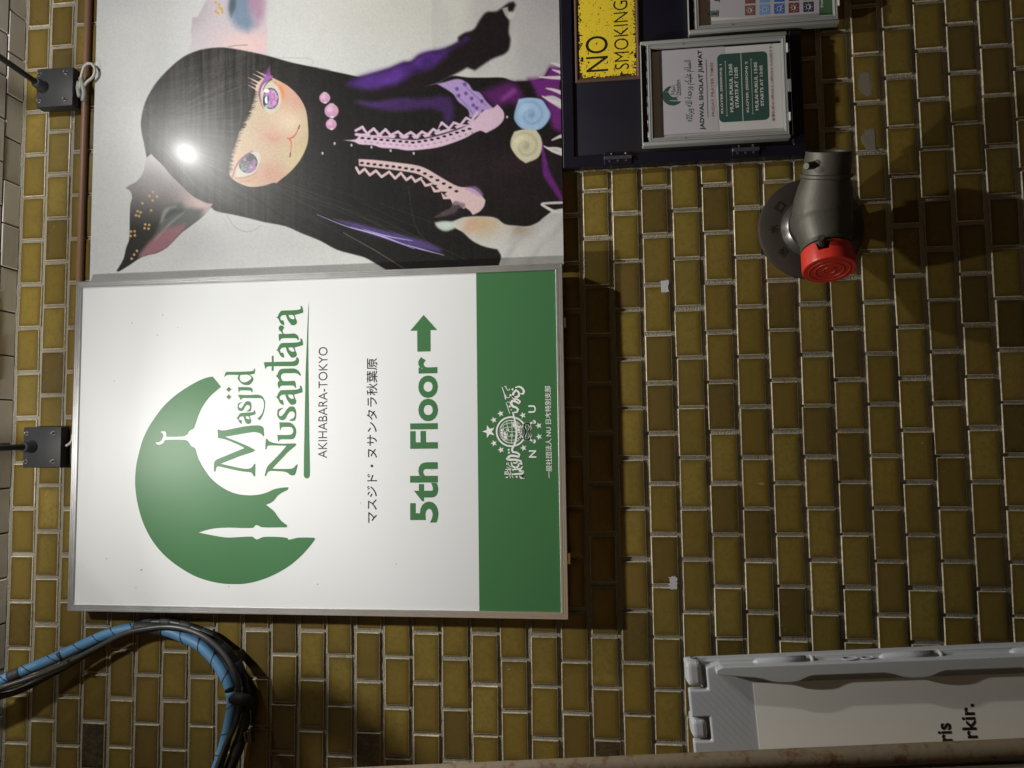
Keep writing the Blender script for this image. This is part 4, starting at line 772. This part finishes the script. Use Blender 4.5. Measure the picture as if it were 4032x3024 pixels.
def notice_frame(label, x0, x1, z0, z1):
    root = thing("notice_frame", label, "notice frame", ((x0 + x1) / 2, -.025, z0), "clear fronted notice frames on the cabinet door")
    MB().box(x0 + .001, x1 - .001, -.0300, -.0229, z0 + .008, z1 - .0008, .001).build("backboard", M_dark, root)
    for a in (x0, x1 - .0088): MB().box(a, a + .0088, -.0455, -.0230, z0, z1, .003, 3).build("side_rail", M_rail, root, auto=.7)
    MB().box(x0 + .002, x1 - .002, -.0445, -.0300, z1 - .0022, z1, .0008).build("top_edge", M_rail, root)
    px0, px1, pz0, pz1 = x0 + .0190, x1 - .0215, z0 + .0105, z1 - .0280
    mb = MB(); quad(mb, px0, px1, pz0, pz1, .0318); mb.build("paper", M_paper, root)
    V, F = rings((x0 + .0093, x1 - .0093, z0 + .0035, z1 - .0165), [(.0, .031), (0, .0430), (.0008, .0440), (.0030, .0440), (.0036, .0425), (.0042, .0425), (.0048, .0436), (.0072, .0436), (.0080, .0424), (.0094, .0420), (.0094, .0360)])
    cov = obj("cover_rim", V, F, M_clear, root)
    mb = MB(); quad(mb, x0 + .0180, x1 - .0180, z0 + .0125, z1 - .0255, .0412); mb.build("clear_pane", M_pane, cov)
    mb = MB(); k = 0; x = x0 + .0105
    while x < x1 - .012:
        L = .010 + .004 * (k % 3); mb.lathe((x, -.0385, z1 - .0150), (1, 0, 0), [(0, .0018), (.0004, .0024 if k % 2 else .0015), (L - .0006, .0024 if k % 2 else .0015), (L, .0015)], 10); x += L + .0005; k += 1
    mb.build("hinge_rod", M_steel, root, auto=.7)
    for f, w in ((.16, .020), (.80, .022)): MB().box(x0 + (x1 - x0) * f, x0 + (x1 - x0) * f + w, -.0452, -.0385, z0 - .0010, z0 + .0034, .0008).build("clip", M_wprint, root)
    MB().box(x0 + .110, x0 + .140, -.0448, -.0400, z0 - .0050, z0 + .0033, .001).build("pull_tab", M_clear, root)
    for xx in (x0 + .0135, x1 - .0135): MB().lathe((xx, -.0438, z1 - .100), (0, -1, 0), [(0, .0014), (.0012, .001)], 8).build("pin", M_steel, root)
    return root, (px0, px1, pz0, pz1)
def build_notice_a():
    root, (a, b, c0, c1) = notice_frame("clear fronted frame holding a white notice with one large dark green panel", .6770, .9325, G - 1.9095, G - 1.5710)
    D1, D2, D3 = .0321, .0324, .0327; cn = crop(2500, 100, 3.191)
    mb = MB(); fill(mb, [cn([(302, 320), (760, 285), (1120, 262), (1140, 420), (1010, 800), (1060, 1330), (335, 1388)])], px_plane(D1)); mb.build("faint_picture", M_pale, root)
    tr = lambda P: cn([(345 + (x - 532) * .331, 762 + (y - 1482) * .300 + (-.055) * (x - 532) * .331 * 0) for x, y in P])
    mb = MB(); shape(mb, [tr(CRESCENT)], px_plane(D2), 3); mb.build("crescent_emblem", M_dkgreen, root)
    mb = MB()
    for g in GLYPHS: shape(mb, [tr(L) for L in g], px_plane(D2), 2)
    mb.build("mosque_name_lettering", M_navyink, root)
    mb = MB(); text_px(mb, arabic("السلام عليكم ورحمة الله وبركاته"), cn([(768, 1205)])[0], cn([(612, 440)])[0], D2, .006); mb.build("arabic_greeting", M_navyink, root)
    mb = MB(); text_px(mb, "JADWAL SHOLAT JUM'AT", cn([(888, 1312)])[0], cn([(786, 312)])[0], D2, .030); ribbon(mb, cn([(893, 428), (906, 800), (917, 1160)]), 1.6, px_plane(D2)); mb.build("title_lettering", M_navyink, root)
    mb = MB(); text_px(mb, "FRIDAY PRAYER TIMES", cn([(1001, 1143)])[0], cn([(945, 468)])[0], D2, .004); mb.build("subtitle_lettering", M_red, root)
    q = [W(*p, D2) for p in cn([(1052, 1222), (1650, 330)])]; X0_, Z1_ = W(*cn([(1060, 1205)])[0], D2)[0] - .003, W(*cn([(1032, 380)])[0], D2)[2]; X1_ = W(*cn([(1330, 345)])[0], D2)[0]; Z0_ = W(*cn([(1655, 340)])[0], D2)[2]
    r = .011; P = []
    for cx, cz, t0 in ((X1_ - r, Z1_ - r, 0), (X0_ + r, Z1_ - r, 90), (X0_ + r, Z0_ + r, 180), (X1_ - r, Z0_ + r, 270)):
        P += [(cx + r * math.cos(math.radians(t0 + k * 15)), cz + r * math.sin(math.radians(t0 + k * 15))) for k in range(7)]
    mb = MB(); fill(mb, [P], lambda p: (p[0], -D2, p[1])); mb.build("times_panel", M_dkgreen, root)
    mb = MB()
    for s, bl, t in (("KLOTER (SESSION) 1", (1118, 1105), (1062, 488)), ("MULAI PUKUL 12:05", (1242, 1088), (1178, 485)), ("STARTS AT 12:05", (1307, 1032), (1247, 527)), ("KLOTER (SESSION) 2", (1443, 1090), (1382, 455)), ("MULAI PUKUL 13:05", (1556, 1065), (1492, 462)), ("STARTS AT 13:05", (1622, 1010), (1564, 504))):
        text_px(mb, s, cn([bl])[0], cn([t])[0], D3, .028)
    for P in ([(1135, 455), (1158, 1135)], [(1458, 425), (1482, 1110)]):
        ribbon(mb, cn([P[0], ((P[0][0]+P[1][0])/2, (P[0][1]+P[1][1])/2), P[1]]), 1.5, px_plane(D3))
        for e in P: ribbon(mb, cn([(e[0] - 14, e[1]), (e[0], e[1]), (e[0] + 14, e[1])]), 1.5, px_plane(D3))
    ribbon(mb, cn([(1331, 345), (1345, 780), (1359, 1204)]), 2.6, px_plane(D3)); mb.build("times_lettering", M_wprint, root)
    mb = MB(); text_px(mb, "金曜礼拝は12時5分と13時5分からの2回です。", cn([(1757, 1205)])[0], cn([(1683, 235)])[0], D2, .010); mb.build("japanese_lettering", M_red, root)
def build_notice_b():
    root, (a, b, c0, c1) = notice_frame("clear fronted frame holding a prayer timetable with coloured icons, reaching below the cabinet", .9435, 1.1990, G - 2.0285, G - 1.6855)
    D1, D2, D3 = .0321, .0324, .0327; cn = crop(2700, 0, 3.456)
    def sq(mb, xa, xb, ya, yb, d): fill(mb, [cn([(xa, ya), (xb, ya - 8), (xb + 2, yb - 8), (xa + 2, yb)])], px_plane(d))
    mb = MB(); sq(mb, 330, 1815, -900, 240, D1); mb.build("faint_picture", M_pale, root)
    cols = [(122, 74, 60), (108, 146, 196), (52, 92, 168), (112, 52, 46), (46, 52, 72)]
    for k, c in enumerate(cols):
        mm = mat("icon_colour", lin(*c, 1.3), rough=.75, noise=(60, .12)); xa = 805 + 198.5 * k; y1 = 212 - 12 * k
        for j in range(2):
            mb = MB(); sq(mb, xa, xa + 140, y1 - 135 - j * 160, y1 - j * 160, D2); ic = mb.build("icon_tile", mm, root)
            if j == 0:
                g = MB(); cx, cy = xa + 72, y1 - 72; f3 = px_plane(D3)
                pts = [(cx + 30 * math.cos(t), cy + 30 * math.sin(t)) for t in np.linspace(0, 6.2832, 26)]; ribbon(g, cn(pts), 2.0, f3)
                for t in range(8):
                    u, v = math.cos(t * .785), math.sin(t * .785); ribbon(g, cn([(cx + 42 * u, cy + 42 * v), (cx + 49 * u, cy + 49 * v), (cx + 56 * u, cy + 56 * v)]), 2.0, f3)
                if k in (0, 3): fill(g, [cn([(cx + 34 * math.cos(t), cy + 34 * math.sin(t)) for t in np.linspace(-1.5, 1.5, 12)])], f3)
                if k == 4: fill(g, [cn([(cx + 26 * math.cos(t), cy + 26 * math.sin(t)) for t in np.linspace(-1.3, 1.3, 10)] + [(cx + 12 * math.cos(t), cy + 22 * math.sin(t)) for t in np.linspace(1.2, -1.2, 8)])], f3)
                if k == 2: ribbon(g, cn([(cx + 50, cy - 60), (cx + 20, cy - 30), (cx + 10, cy), (cx + 20, cy + 30), (cx + 50, cy + 40)]), 2.2, f3)
                g.build("icon_glyph", M_wprint, ic)
    mb = MB(); fill(mb, [cn([(300, 190), (345, 148), (450, 140), (447, 225), (345, 225)]), cn([(318, 190), (350, 160), (438, 153), (436, 213), (350, 214)])], px_plane(D2)); fill(mb, [cn([(330, 190), (355, 166), (432, 160), (430, 207), (355, 208)])], px_plane(D2)); mb.build("niche_emblem", M_dkgreen, root)
    mb = MB(); sq(mb, 1815, 2010, -900, 205, D2); mb.build("friday_panel", mat("green_band_print", lin(82, 112, 66, 1.3), rough=.75, noise=(25, .45), c2=lin(38, 76, 66, 1.2)), root)
    mb = MB(); text_px(mb, "Friday", cn([(1882, 96)])[0], cn([(1832, -48)])[0], D3, .03); mb.build("friday_lettering", M_wprint, root)
    mb = MB(); text_px(mb, "J", cn([(462, 30)])[0], cn([(392, -8)])[0], D2, .03); mb.build("title_lettering", M_navyink, root)
build_notice_a(); build_notice_b()

# ------------------------------------------------------------------ fire brigade inlet
def build_inlet():
    M_plate = mat("dark_bronze_plate", (.060, .047, .040, 1), rough=.48, metal=.35, noise=(35, .3), bump=(160, .15, .0006), rnoise=.1)
    M_body = mat("weathered_bronze", (.036, .024, .019, 1), rough=.52, metal=.45, noise=(26, .55), bump=(110, .35, .0010), c2=(.150, .150, .122, 1), rnoise=.10)
    M_capred = mat("red_plastic_cap", (.62, .038, .022, 1), rough=.38, noise=(45, .28), bump=(90, .05, .0006))
    cx, cz = .4725, G - 1.956; hub = np.array([.4785, -.086, cz])
    root = thing("fire_hose_inlet", "bronze fire hose inlet with two branches and a single red cap", "fire inlet", (cx, -.005, cz))
    MB().lathe((cx, .004, cz), (0, -1, 0), [(0, .119), (.008, .1195), (.0115, .118), (.0135, .114), (.0165, .085), (.0180, .06)], 96).build("wall_plate", M_plate, root, auto=.7)
    MB().lathe((cx, -.012, cz), (0, -1, 0), [(0, .070), (.004, .0695), (.014, .064), (.020, .058)], 64).build("flange", mat("polished_flange", (.16, .15, .135, 1), rough=.30, metal=.7, noise=(60, .3)), root, auto=.7)
    dr = np.array([.1235, -.0575, -.002]); dr /= np.linalg.norm(dr); dl = np.array([-.1275, -.0440, .003]); dl /= np.linalg.norm(dl)
    b = MB(); b.lathe((hub[0], -.016, cz), (0, -1, 0), [(0, .054), (.03, .054), (.06, .06)], 32)
    for d in (dr, dl): b.lathe(hub - d * .012, d, [(0, .056), (.02, .0625), (.045, .0610), (.070, .0560), (.090, .0505), (.098, .0490)], 40)
    b.lathe(hub + np.array([0, .03, 0]), (0, -1, 0), [(0, .050), (.02, .057), (.05, .059), (.072, .050), (.082, .036), (.087, .015)], 36)
    o = b.build("body", M_body, root); md = o.modifiers.new("Remesh", 'REMESH'); md.mode = 'VOXEL'; md.voxel_size = .0022; md.use_smooth_shade = True
    ms = o.modifiers.new("Smooth", 'SMOOTH'); ms.iterations = 10; ms.factor = .5
    for d in (dr, dl): MB().lathe(hub + d * .082, d, [(0, .0518), (.002, .0536), (.007, .0536), (.009, .0520)], 48).build("collar_ring", M_body, root, auto=.6)
    MB().lathe(hub + dr * .088, dr, [(0, .0495), (.010, .0492), (.044, .0465), (.047, .0468), (.049, .0460), (.049, .0410), (.046, .0404), (.044, .0392), (.041, .0404), (.038, .0392), (.035, .0404), (.01, .039), (0, .036)], 56, cap0=False).build("open_coupling", M_body, root, auto=.5)
    MB().lathe(hub + dl * .086, dl, [(0, .0460), (.02, .046)], 40).build("capped_coupling", M_body, root)
    nr = np.array([dr[1], -dr[0], 0.]); nl = np.array([-dl[1], dl[0], 0.])
    lr = nr * .62 + np.array([0, 0, .78]); ll = nl * .90 + np.array([0, 0, .42]); ll /= np.linalg.norm(ll); lr /= np.linalg.norm(lr)
    for o_, n_, dd, r0 in ((hub + dr * .112, lr, dr, .0465), (hub + dl * .1005, ll, dl, .046), (hub + dr * .112, -lr, dr, .0465)):
        MB().lathe(o_ + n_ * (r0 - .006), n_, [(0, .0085), (.030, .0080), (.032, .0068)], 20).build("lug", M_plate if n_ is not lr else M_body, root, auto=.6)
    # cap with a notch for the lug and raised rings
    u = ll; w = np.cross(dl, u); n = 96; o0 = hub + dl * .0945; V = []; F = []
    prof = [(0, .0515), (.001, .0530), (.042, .0552), (.0455, .0545), (.0470, .0525), (.0470, .050), (.0470, .0425), (.0480, .0418), (.0480, .0405), (.0470, .0398), (.0470, .0300), (.0480, .0294), (.0480, .0282), (.0470, .0276), (.0470, .0140), (.0480, .0134), (.0480, .0122), (.0470, .0116), (.0470, .0008)]
    for h, r in prof:
        for k in range(n):
            a = 2 * math.pi * k / n; aa = (a + math.pi) % (2 * math.pi) - math.pi
            hh = h + (.022 if abs(aa) < .22 else .022 * max(0, 1 - (abs(aa) - .22) / .06)) * (1 if h < .01 else 0); V.append(o0 + dl * hh + r * (math.cos(a) * u + math.sin(a) * w))
    for i in range(len(prof) - 1):
        for k in range(n): F.append((i*n+k, i*n+(k+1) % n, (i+1)*n+(k+1) % n, (i+1)*n+k))
    F.append(tuple((len(prof)-1)*n + k for k in range(n)))
    obj("red_cap", [tuple(v) for v in V], F, M_capred, root, auto=.6)
    M_char = mat("raised_characters", (.020, .018, .016, 1), rough=.45, metal=.3, noise=(80, .2))
    for ch, an in (("送", 40), ("水", 0), ("口", -37)):
        t = math.radians(an); s = .0105; c0 = (cx - .086 * math.sin(t), cz + .086 * math.cos(t))
        fn = lambda p, t=t, c0=c0: (c0[0] + p[0] * math.cos(t) - p[1] * math.sin(t), -.0136, c0[1] + p[0] * math.sin(t) + p[1] * math.cos(t))
        mb = MB(); text(mb, ch, fn, -s, s, -s, s, .008); mb.build("raised_character", M_char, root)
build_inlet()

# ------------------------------------------------------------------ grey plastic folding sign
def build_folding_sign():
    O = W(2963.8, 2689.5, .23); a = math.radians(3.8); ex = np.array([math.cos(a), 0, math.sin(a)]); ez = np.array([-math.sin(a), 0, math.cos(a)]); yy = np.array([0, -1., 0])
    m = mat("grey_dimpled_plastic", (.46, .47, .49, 1), rough=.42, noise=(14, .12)); n = m.node_tree.nodes; l = m.node_tree.links; b = n["Principled BSDF"]
    tc = n.new("ShaderNodeTexCoord"); mp = n.new("ShaderNodeMapping"); mp.inputs["Rotation"].default_value = (math.radians(30), math.radians(45), math.radians(20)); vo = n.new("ShaderNodeTexVoronoi"); vo.inputs["Scale"].default_value = 260; vo.inputs["Randomness"].default_value = .12
    l.new(tc.outputs["Object"], mp.inputs[0]); l.new(mp.outputs[0], vo.inputs["Vector"]); bp = n.new("ShaderNodeBump"); bp.invert = True; bp.inputs["Strength"].default_value = .55; bp.inputs["Distance"].default_value = .0012; l.new(vo.outputs["Distance"], bp.inputs["Height"]); l.new(bp.outputs[0], b.inputs["Normal"])
    def frame(lean, vh=.105):
        up = ez * math.cos(lean) - yy * math.sin(lean); nf = yy * math.cos(lean) + ez * math.sin(lean)
        return lambda u, v, w: O + ez * vh + ex * u + up * (v - vh) + nf * w
    FR = frame(math.radians(.7)); BK = frame(math.radians(-.2))
    base = O + ez * (-1.0); gz = ground_z(base[0])
    H = float((O[2] - ground_z(O[0])) / math.cos(a)) - .004
    root = thing("folding_sign", "grey dimpled plastic folding sign board with a blank white sheet and cropped black words", "sign board", (float(base[0]), -.24, float(gz)))
    def prism(name, pts, w0, w1, fr, bev=.004, seg=3, mm=m):
        k = len(pts); V = [fr(u, v, w1) for u, v in pts] + [fr(u, v, w0) for u, v in pts]
        F = [tuple(range(k)), tuple(range(k, 2 * k))[::-1]] + [(i, (i + 1) % k, k + (i + 1) % k, k + i) for i in range(k)]
        o = obj(name, V, F, mm, root, auto=None); bm = bmesh.new(); bm.from_mesh(o.data); bmesh.ops.recalc_face_normals(bm, faces=bm.faces); bm.to_mesh(o.data); bm.free()
        if bev: md = o.modifiers.new("Bevel", 'BEVEL'); md.width = bev; md.segments = seg; md.limit_method = 'ANGLE'; md.angle_limit = math.radians(35)
        for p in o.data.polygons: p.use_smooth = False
        return o
    C = -.271; mir = lambda P: [(2 * C - u, v) for u, v in P][::-1]
    top = [(.0410, .060), (.0330, .087), (-.0095, .087), (-.0095, .1245), (-.0625, .1245), (-.0625, .089), (-.1080, .089), (-.1080, .1245), (-.160, .1245), (-.160, .089)]
    prism("front_shell", [(.0410, -H)] + top + mir(top) + [(2 * C - .0410, -H)], -.022, 0, FR)
    bt = [(.0410, .060), (.0415, .098), (.0415, .1248), (-.0035, .1248), (-.0035, .094), (-.066, .094), (-.066, .1248), (-.1045, .1248), (-.1045, .094), (-.165, .094)]
    prism("back_shell", [(.0410, -H)] + bt + mir(bt) + [(2 * C - .0410, -H)], -.050, -.0235, BK)
    kn = [(.0450, .0955), (.0450, .1252), (-.0035, .1252), (-.0035, .0955)]
    prism("hinge_knuckle", kn, -.044, .000, FR, .009); prism("hinge_knuckle", [(u - .1045 + .0420, v) if False else (-.066 - (.045 - u) * .8, v) for u, v in kn], -.044, .000, FR, .009)
    prism("hinge_knuckle", mir(kn), -.044, .000, FR, .009); prism("hinge_knuckle", mir([(-.066 - (.045 - u) * .8, v) for u, v in kn]), -.044, .000, FR, .009)
    MB().tube([FR(.0445, .110, -.022), FR(.0500, .110, -.022)], .0042, 12).build("hinge_pin", M_steel, root)
    q = MB(); q.tube([FR(-.100, .106, -.02), FR(-.1085, .105, -.02)], .0036, 10); q.build("rusty_pin_end", mat("rusted_pin", (.10, .045, .02, 1), .8, noise=(200, .4)), root)
    inner = [(.0240, .061), (.0205, .030), (.0175, .002)]
    v = 0.0
    while v > -H + .2:
        inner += [(.0175, v - .002), (.0140, v - .018), (.0085, v - .034), (.0060, v - .052), (.0060, v - .072), (.0085, v - .086), (.0140, v - .098), (.0175, v - .110)]; v -= .24
    rim = [(.0400, -H + .01), (.0400, .058), (.0350, .0705), (.0260, .0705)] + inner + [(.0175, -H + .01)]
    ro = prism("side_rim", rim, 0.0005, .022, FR, .0025); prism("side_rim", mir(rim), 0.0005, .022, FR, .0025)
    for k in range(4):                             # long moulded grips on the side faces
        vv = -.001 - .236 * k
        MB().tube([FR(.0385, vv - .004, -.001), FR(.0392, vv - .012, -.001), FR(.0396, vv - .060, -.001), FR(.0396, vv - .104, -.001)], [.004, .0085, .0095, .0095], 14).build("side_grip", m, root, smooth=True)
        MB().tube([FR(.0400, vv - .112, -.001), FR(.0404, vv - .121, -.001)], [.0095, .0060], 12).build("grip_end", mat("pale_plastic", (.55, .55, .53, 1), .45, noise=(60, .15)), root, smooth=True)
    for k, (vv, r) in enumerate(((-.186, .0115), (-.218, .0095))):
        t = np.linspace(0, 2 * math.pi, 30); MB().tube([FR(.0418, vv + 1.2 * r * math.cos(s), .004 + .75 * r * math.sin(s)) for s in t], .0013, 8, cap=False).build("ring_emblem", mat("ring_plastic", (.42, .42, .46, 1), .4, noise=(60, .1)), root, smooth=True)
    sh_ = mat("blank_white_sheet", (.90, .875, .81, 1), rough=.42, noise=(7, .05)); mb = MB()
    mb.add([FR(-.542, -.86, .0016), FR(.0015, -.86, .0016), FR(.0015, 0, .0016), FR(-.542, 0, .0016), FR(-.542, -.86, .0002), FR(.0015, -.86, .0002), FR(.0015, 0, .0002), FR(-.542, 0, .0002)], [(0, 1, 2, 3), (3, 2, 6, 7), (2, 1, 5, 6)])
    mb.build("message_sheet", sh_, root)
    mb = MB(); fr = lambda p: FR(p[0], p[1], .0020)
    def loc(px, py):
        o = FR(0, 0, .002); nf = np.cross(FR(1, 0, .002) - o, FR(0, 1, .002) - o); v = R.T @ np.array([(px - 2016) / FPX, (py - 1512) / FPX, 1.0])
        q = CAM + v * (((o - CAM) @ nf) / (v @ nf)) - o; return float(q @ (FR(1, 0, .002) - o)), float(q @ (FR(0, 1, .002) - o))
    for s, bl, br, hp in (("ris", (3750.6, 2919.7), (3744, 2845.9), 55), ("rkir.", (3850, 2907), (3834, 2770), 57)):
        u0, v0 = loc(*bl); u1, v1 = loc(*br); _, vt = loc(br[0] - hp, br[1]); vb = (v0 + v1) / 2
        mb = MB(); text(mb, s, fr, u0, u1, vb, vb + (vt - v1), .024); mb.build("lettering", M_ink, root)
build_folding_sign()

# ------------------------------------------------------------------ rusty pipes at the left
def build_pipes():
    m = mat("rusty_painted_pipe", (.140, .100, .060, 1), rough=.7, noise=(22, .5), bump=(70, .4, .002), c2=(.235, .185, .120, 1)); n = m.node_tree.nodes; l = m.node_tree.links; b = n["Principled BSDF"]
    src = b.inputs["Base Color"].links[0].from_socket; tc = n.new("ShaderNodeTexCoord"); t = n.new("ShaderNodeTexNoise"); t.inputs["Scale"].default_value = 42; t.inputs["Detail"].default_value = 8; t.inputs["Roughness"].default_value = .7; l.new(tc.outputs["Object"], t.inputs["Vector"])
    r = n.new("ShaderNodeValToRGB"); r.color_ramp.elements[0].position = .52; r.color_ramp.elements[1].position = .66; mx = n.new("ShaderNodeMix"); mx.data_type = 'RGBA'; l.new(t.outputs[0], r.inputs[0]); l.new(r.outputs[0], mx.inputs[0]); l.new(src, mx.inputs[6]); mx.inputs[7].default_value = (.115, .050, .022, 1); l.new(mx.outputs[2], b.inputs["Base Color"])
    for k, lab in enumerate(("rusty pale painted pipe nearer the folding sign, rightmost of the pair", "rusty pipe farther from the folding sign than its twin, leftmost of the pair")):
        z = lambda zz: (-.605 + (zz + 1.042) * (.092 / -1.102)) - .0165 - .0345 * k + (.0040 - .0030 * (-zz - .55))
        zb = -G + ground_z(-.45 - .03 * k); pts = [(z(q), -.40 - .001 * k, q + G) for q in np.linspace(zb + .004, -.38, 9)]
        root = thing("rusty_pipe", lab, "pipe", pts[0], "rusty pipes standing at the left")
        off = RNG.uniform(-3, 3)
        MB().tube(pts, .0160, 28).build("pipe", m, root, smooth=True)
        MB().lathe((pts[0][0], pts[0][1], pts[0][2] - .003), (0, 0, 1), [(0, .045), (.006, .045), (.010, .020), (.03, .0175)], 28).build("base_flange", m, root, auto=.6)
build_pipes()

# ------------------------------------------------------------------ cable bundle with blue wrap
def build_cables():
    c = crop(0, 2000, 1.62)
    def dep(x, y):                                 # distance off the wall along the run
        k = [(-500, .12), (0, .088), (150, .055), (320, .036), (620, .030), (760, .032), (860, .038), (950, .048), (985, .052)]
        d = np.interp(x, [q[0] for q in k], [q[1] for q in k])
        return d if y < 2700 or x < 600 else d + (y - 2700) * .00005
    def path(P, lift=0.0, n=5): return [W(x, y, dep(x, y) + lift) for x, y in smooth_pts(c(P), n, closed=False, sharp=180)]
    root = thing("cable_bundle", "looping bundle of black cables with blue spiral wrap beside the mosque sign", "cable", W(560, 2420, .05).tolist())
    B1 = [(-700,1330),(-300,1225),(0,1105),(90,1065),(250,1000),(400,935),(550,865),(700,800),(840,768),(950,765),(1050,780),(1150,815),(1280,880),(1370,970),(1430,1060),(1468,1150),(1482,1250),(1470,1340),(1440,1480),(1392,1640),(1330,1800),(1250,2000)]
    B2 = [(-700,1360),(-300,1255),(0,1148),(200,1082),(400,1000),(600,900),(800,800),(950,768),(1080,758),(1200,778),(1320,832),(1420,920),(1490,1030),(1520,1150),(1525,1280),(1492,1400),(1440,1510),(1390,1640),(1330,1800),(1240,2000)]
    B3 = [(-700,1430),(-300,1310),(0,1195),(120,1160),(260,1090),(400,1015),(560,920),(700,838),(830,762),(920,738),(1020,728),(1120,735),(1230,765),(1350,820),(1450,910),(1520,1000),(1558,1130),(1565,1270),(1552,1400),(1505,1560),(1440,1720),(1360,1900),(1300,2000)]
    B4 = [(700,850),(850,780),(1000,755),(1150,775),(1300,850),(1400,945),(1480,1060),(1530,1180),(1545,1300),(1535,1420),(1490,1560),(1430,1700),(1340,1900)]
    # blue spiral wrap: sleeve turns with dark gaps
    P = path(B1, 0.0, 8); n = len(P); i = 0; turn = 9
    inner = MB().tube(P, .0078, 14).build("inner_cable", M_rubber, root, smooth=True)
    segs = [(int(n * .085), int(n * .125)), (int(n * .155), int(n * .395)), (int(n * .475), int(n * .720)), (int(n * .724), n - 1)]
    for a, b in segs:
        S = P[a:b + 1]
        if len(S) > 2:
            MB().tube(S, .0132, 20).build("blue_wrap", M_blue, root, smooth=True)
    for a, b in ((int(n * .125), int(n * .155)), (int(n * .395), int(n * .475))):
        MB().tube(P[a:b + 1], .0142, 18).build("tape_band", M_tape, root, smooth=True)
    # the open edge of the spiral wrap winds round the blue sleeve
    Pa = np.array(P); seg = np.linalg.norm(np.diff(Pa, axis=0), axis=1); s_ = np.concatenate([[0], np.cumsum(seg)]); H_ = []
    for q in np.arange(0, s_[-1], .0022):
        c_ = np.array([np.interp(q, s_, Pa[:, j]) for j in range(3)]); c2_ = np.array([np.interp(min(q + .004, s_[-1]), s_, Pa[:, j]) for j in range(3)]); t_ = c2_ - c_
        if np.linalg.norm(t_) < 1e-6: continue
        t_ /= np.linalg.norm(t_); u_ = np.cross(t_, [0, 1, 0]); u_ /= np.linalg.norm(u_); w_ = np.cross(t_, u_); a_ = 2 * math.pi * q / .056 + .9 * math.sin(q * 23)
        H_.append(c_ + .0130 * (math.cos(a_) * u_ + math.sin(a_) * w_))
    MB().tube(H_, .0013, 6).build("wrap_edge", M_rubber, root, smooth=True)
    P2 = path(B2, .016); MB().tube(P2, .0064, 14).build("front_cable", mat("grey_sheath", (.060, .058, .056, 1), .36, noise=(20, .25), bump=(70, .1, .001)), root, smooth=True)
    P3 = path(B3, -.012); m3 = len(P3); rr = np.interp(np.linspace(0, 1, m3), [0, .35, .5, .75, .85, 1], [.011, .010, .0085, .0105, .0135, .014]); MB().tube(P3, rr, 18).build("rear_cable", M_rubber, root, smooth=True)
    for k in range(int(m3 * .40), m3 - 4, 6):       # turns of black spiral wrap
        S = P3[k:k + 5]; MB().tube(S, np.array(rr[k:k + 5]) * np.array([.95, 1.12, 1.14, 1.12, .95]), 16).build("black_wrap", M_tape, root, smooth=True)
    MB().tube(path(B4, -.008), .0055, 12).build("middle_cable", M_rubber, root, smooth=True)
    cc = crop(700, 2500, 3.165)
    a = [W(*q, .080) for q in cc([(650, 815), (720, 790), (800, 800), (895, 800)])]; MB().tube(a, [.0075, .0145, .0145, .0095], 12).build("binding_band", M_tape, root, smooth=True)
    MB().tube([W(*q, .075) for q in cc([(700, 640), (655, 665), (600, 705)])], [.0028, .0034, .0042], 10).build("cable_tie", M_tape, root, smooth=True)
    MB().tube([W(*q, .085) for q in c([(392, 970), (378, 945), (366, 925)])], [.003, .0035, .0050], 10).build("cable_tie", M_tape, root, smooth=True)
    p = W(*cc([(895, 1250)])[0], .075); T = Matrix.Translation(Vector(p.tolist())) @ Matrix.Rotation(math.radians(-8), 4, 'Y')
    MB().box(-.017, .017, -.008, .008, -.008, -.002, .001, 1, T).box(-.012, .012, -.013, -.009, .002, .0075, .001, 1, T).box(-.013, .013, -.009, .010, -.004, .003, .001, 1, T).build("metal_clip", mat("brass_clip", (.16, .13, .08, 1), .4, .6, noise=(80, .5)), root)
build_cables()

# ------------------------------------------------------------------ torn tape and sticker remains on the tiles
def scrap(name, label, cat, pts, m, d=.0022, grp=None):
    P = smooth_pts(pts, 3, sharp=30); P = smooth_pts(P, 3, sharp=170); P = [(x + RNG.normal(0, 1.7), y + RNG.normal(0, 1.7)) for x, y in P]; mb = MB()
    ctr = W(sum(p[0] for p in P) / len(P), sum(p[1] for p in P) / len(P), d)
    V = [W(x, y, d) for x, y in P]; k = len(V); fill(mb, [P], px_plane(d)); mb.add(V + [v + np.array([0, d + .001, 0]) for v in V], [(i, (i + 1) % k, k + (i + 1) % k, k + i) for i in range(k)])
    o = mb.build(name, m, None); tag(o, label, cat, grp)
M_wt = mat("white_tape", (.66, .65, .67, 1), rough=.6, noise=(160, .6)); M_stk = mat("sticker_residue", (.27, .25, .195, 1), rough=.7, noise=(120, .7), bump=(200, .4, .001))
k6 = crop(2500, 1000, 2.212); k13 = crop(1800, 1900, 2.212); k2 = crop(3000, 0, 2.143)
scrap("tape_scrap", "small square of white tape on the tiles between the mosque sign and the fire inlet", "tape", k6([(224, 229), (291, 226), (293, 330), (229, 333), (228, 280)]), M_wt, grp="white tape scraps on the tiles")
scrap("tape_scrap", "small square of white tape with a hole, on the tiles above the folding sign", "tape", k13([(1850, 824), (1890, 820), (1916, 826), (1916, 928), (1880, 932), (1853, 926), (1856, 880)]), M_wt, grp="white tape scraps on the tiles")
scrap("sticker_residue", "torn sticker residue on a tile below the prayer timetable frame", "sticker", k2([(826, 618), (850, 610), (918, 608), (928, 700), (927, 800), (885, 812), (850, 785), (818, 740)]), M_stk, grp="sticker remains")
scrap("sticker_residue", "torn sticker residue with a ragged edge on a tile beside the inlet's open branch", "sticker", k2([(872, 1092), (948, 1085), (955, 1180), (962, 1265), (890, 1262), (850, 1200), (843, 1160)]), M_stk, grp="sticker remains")
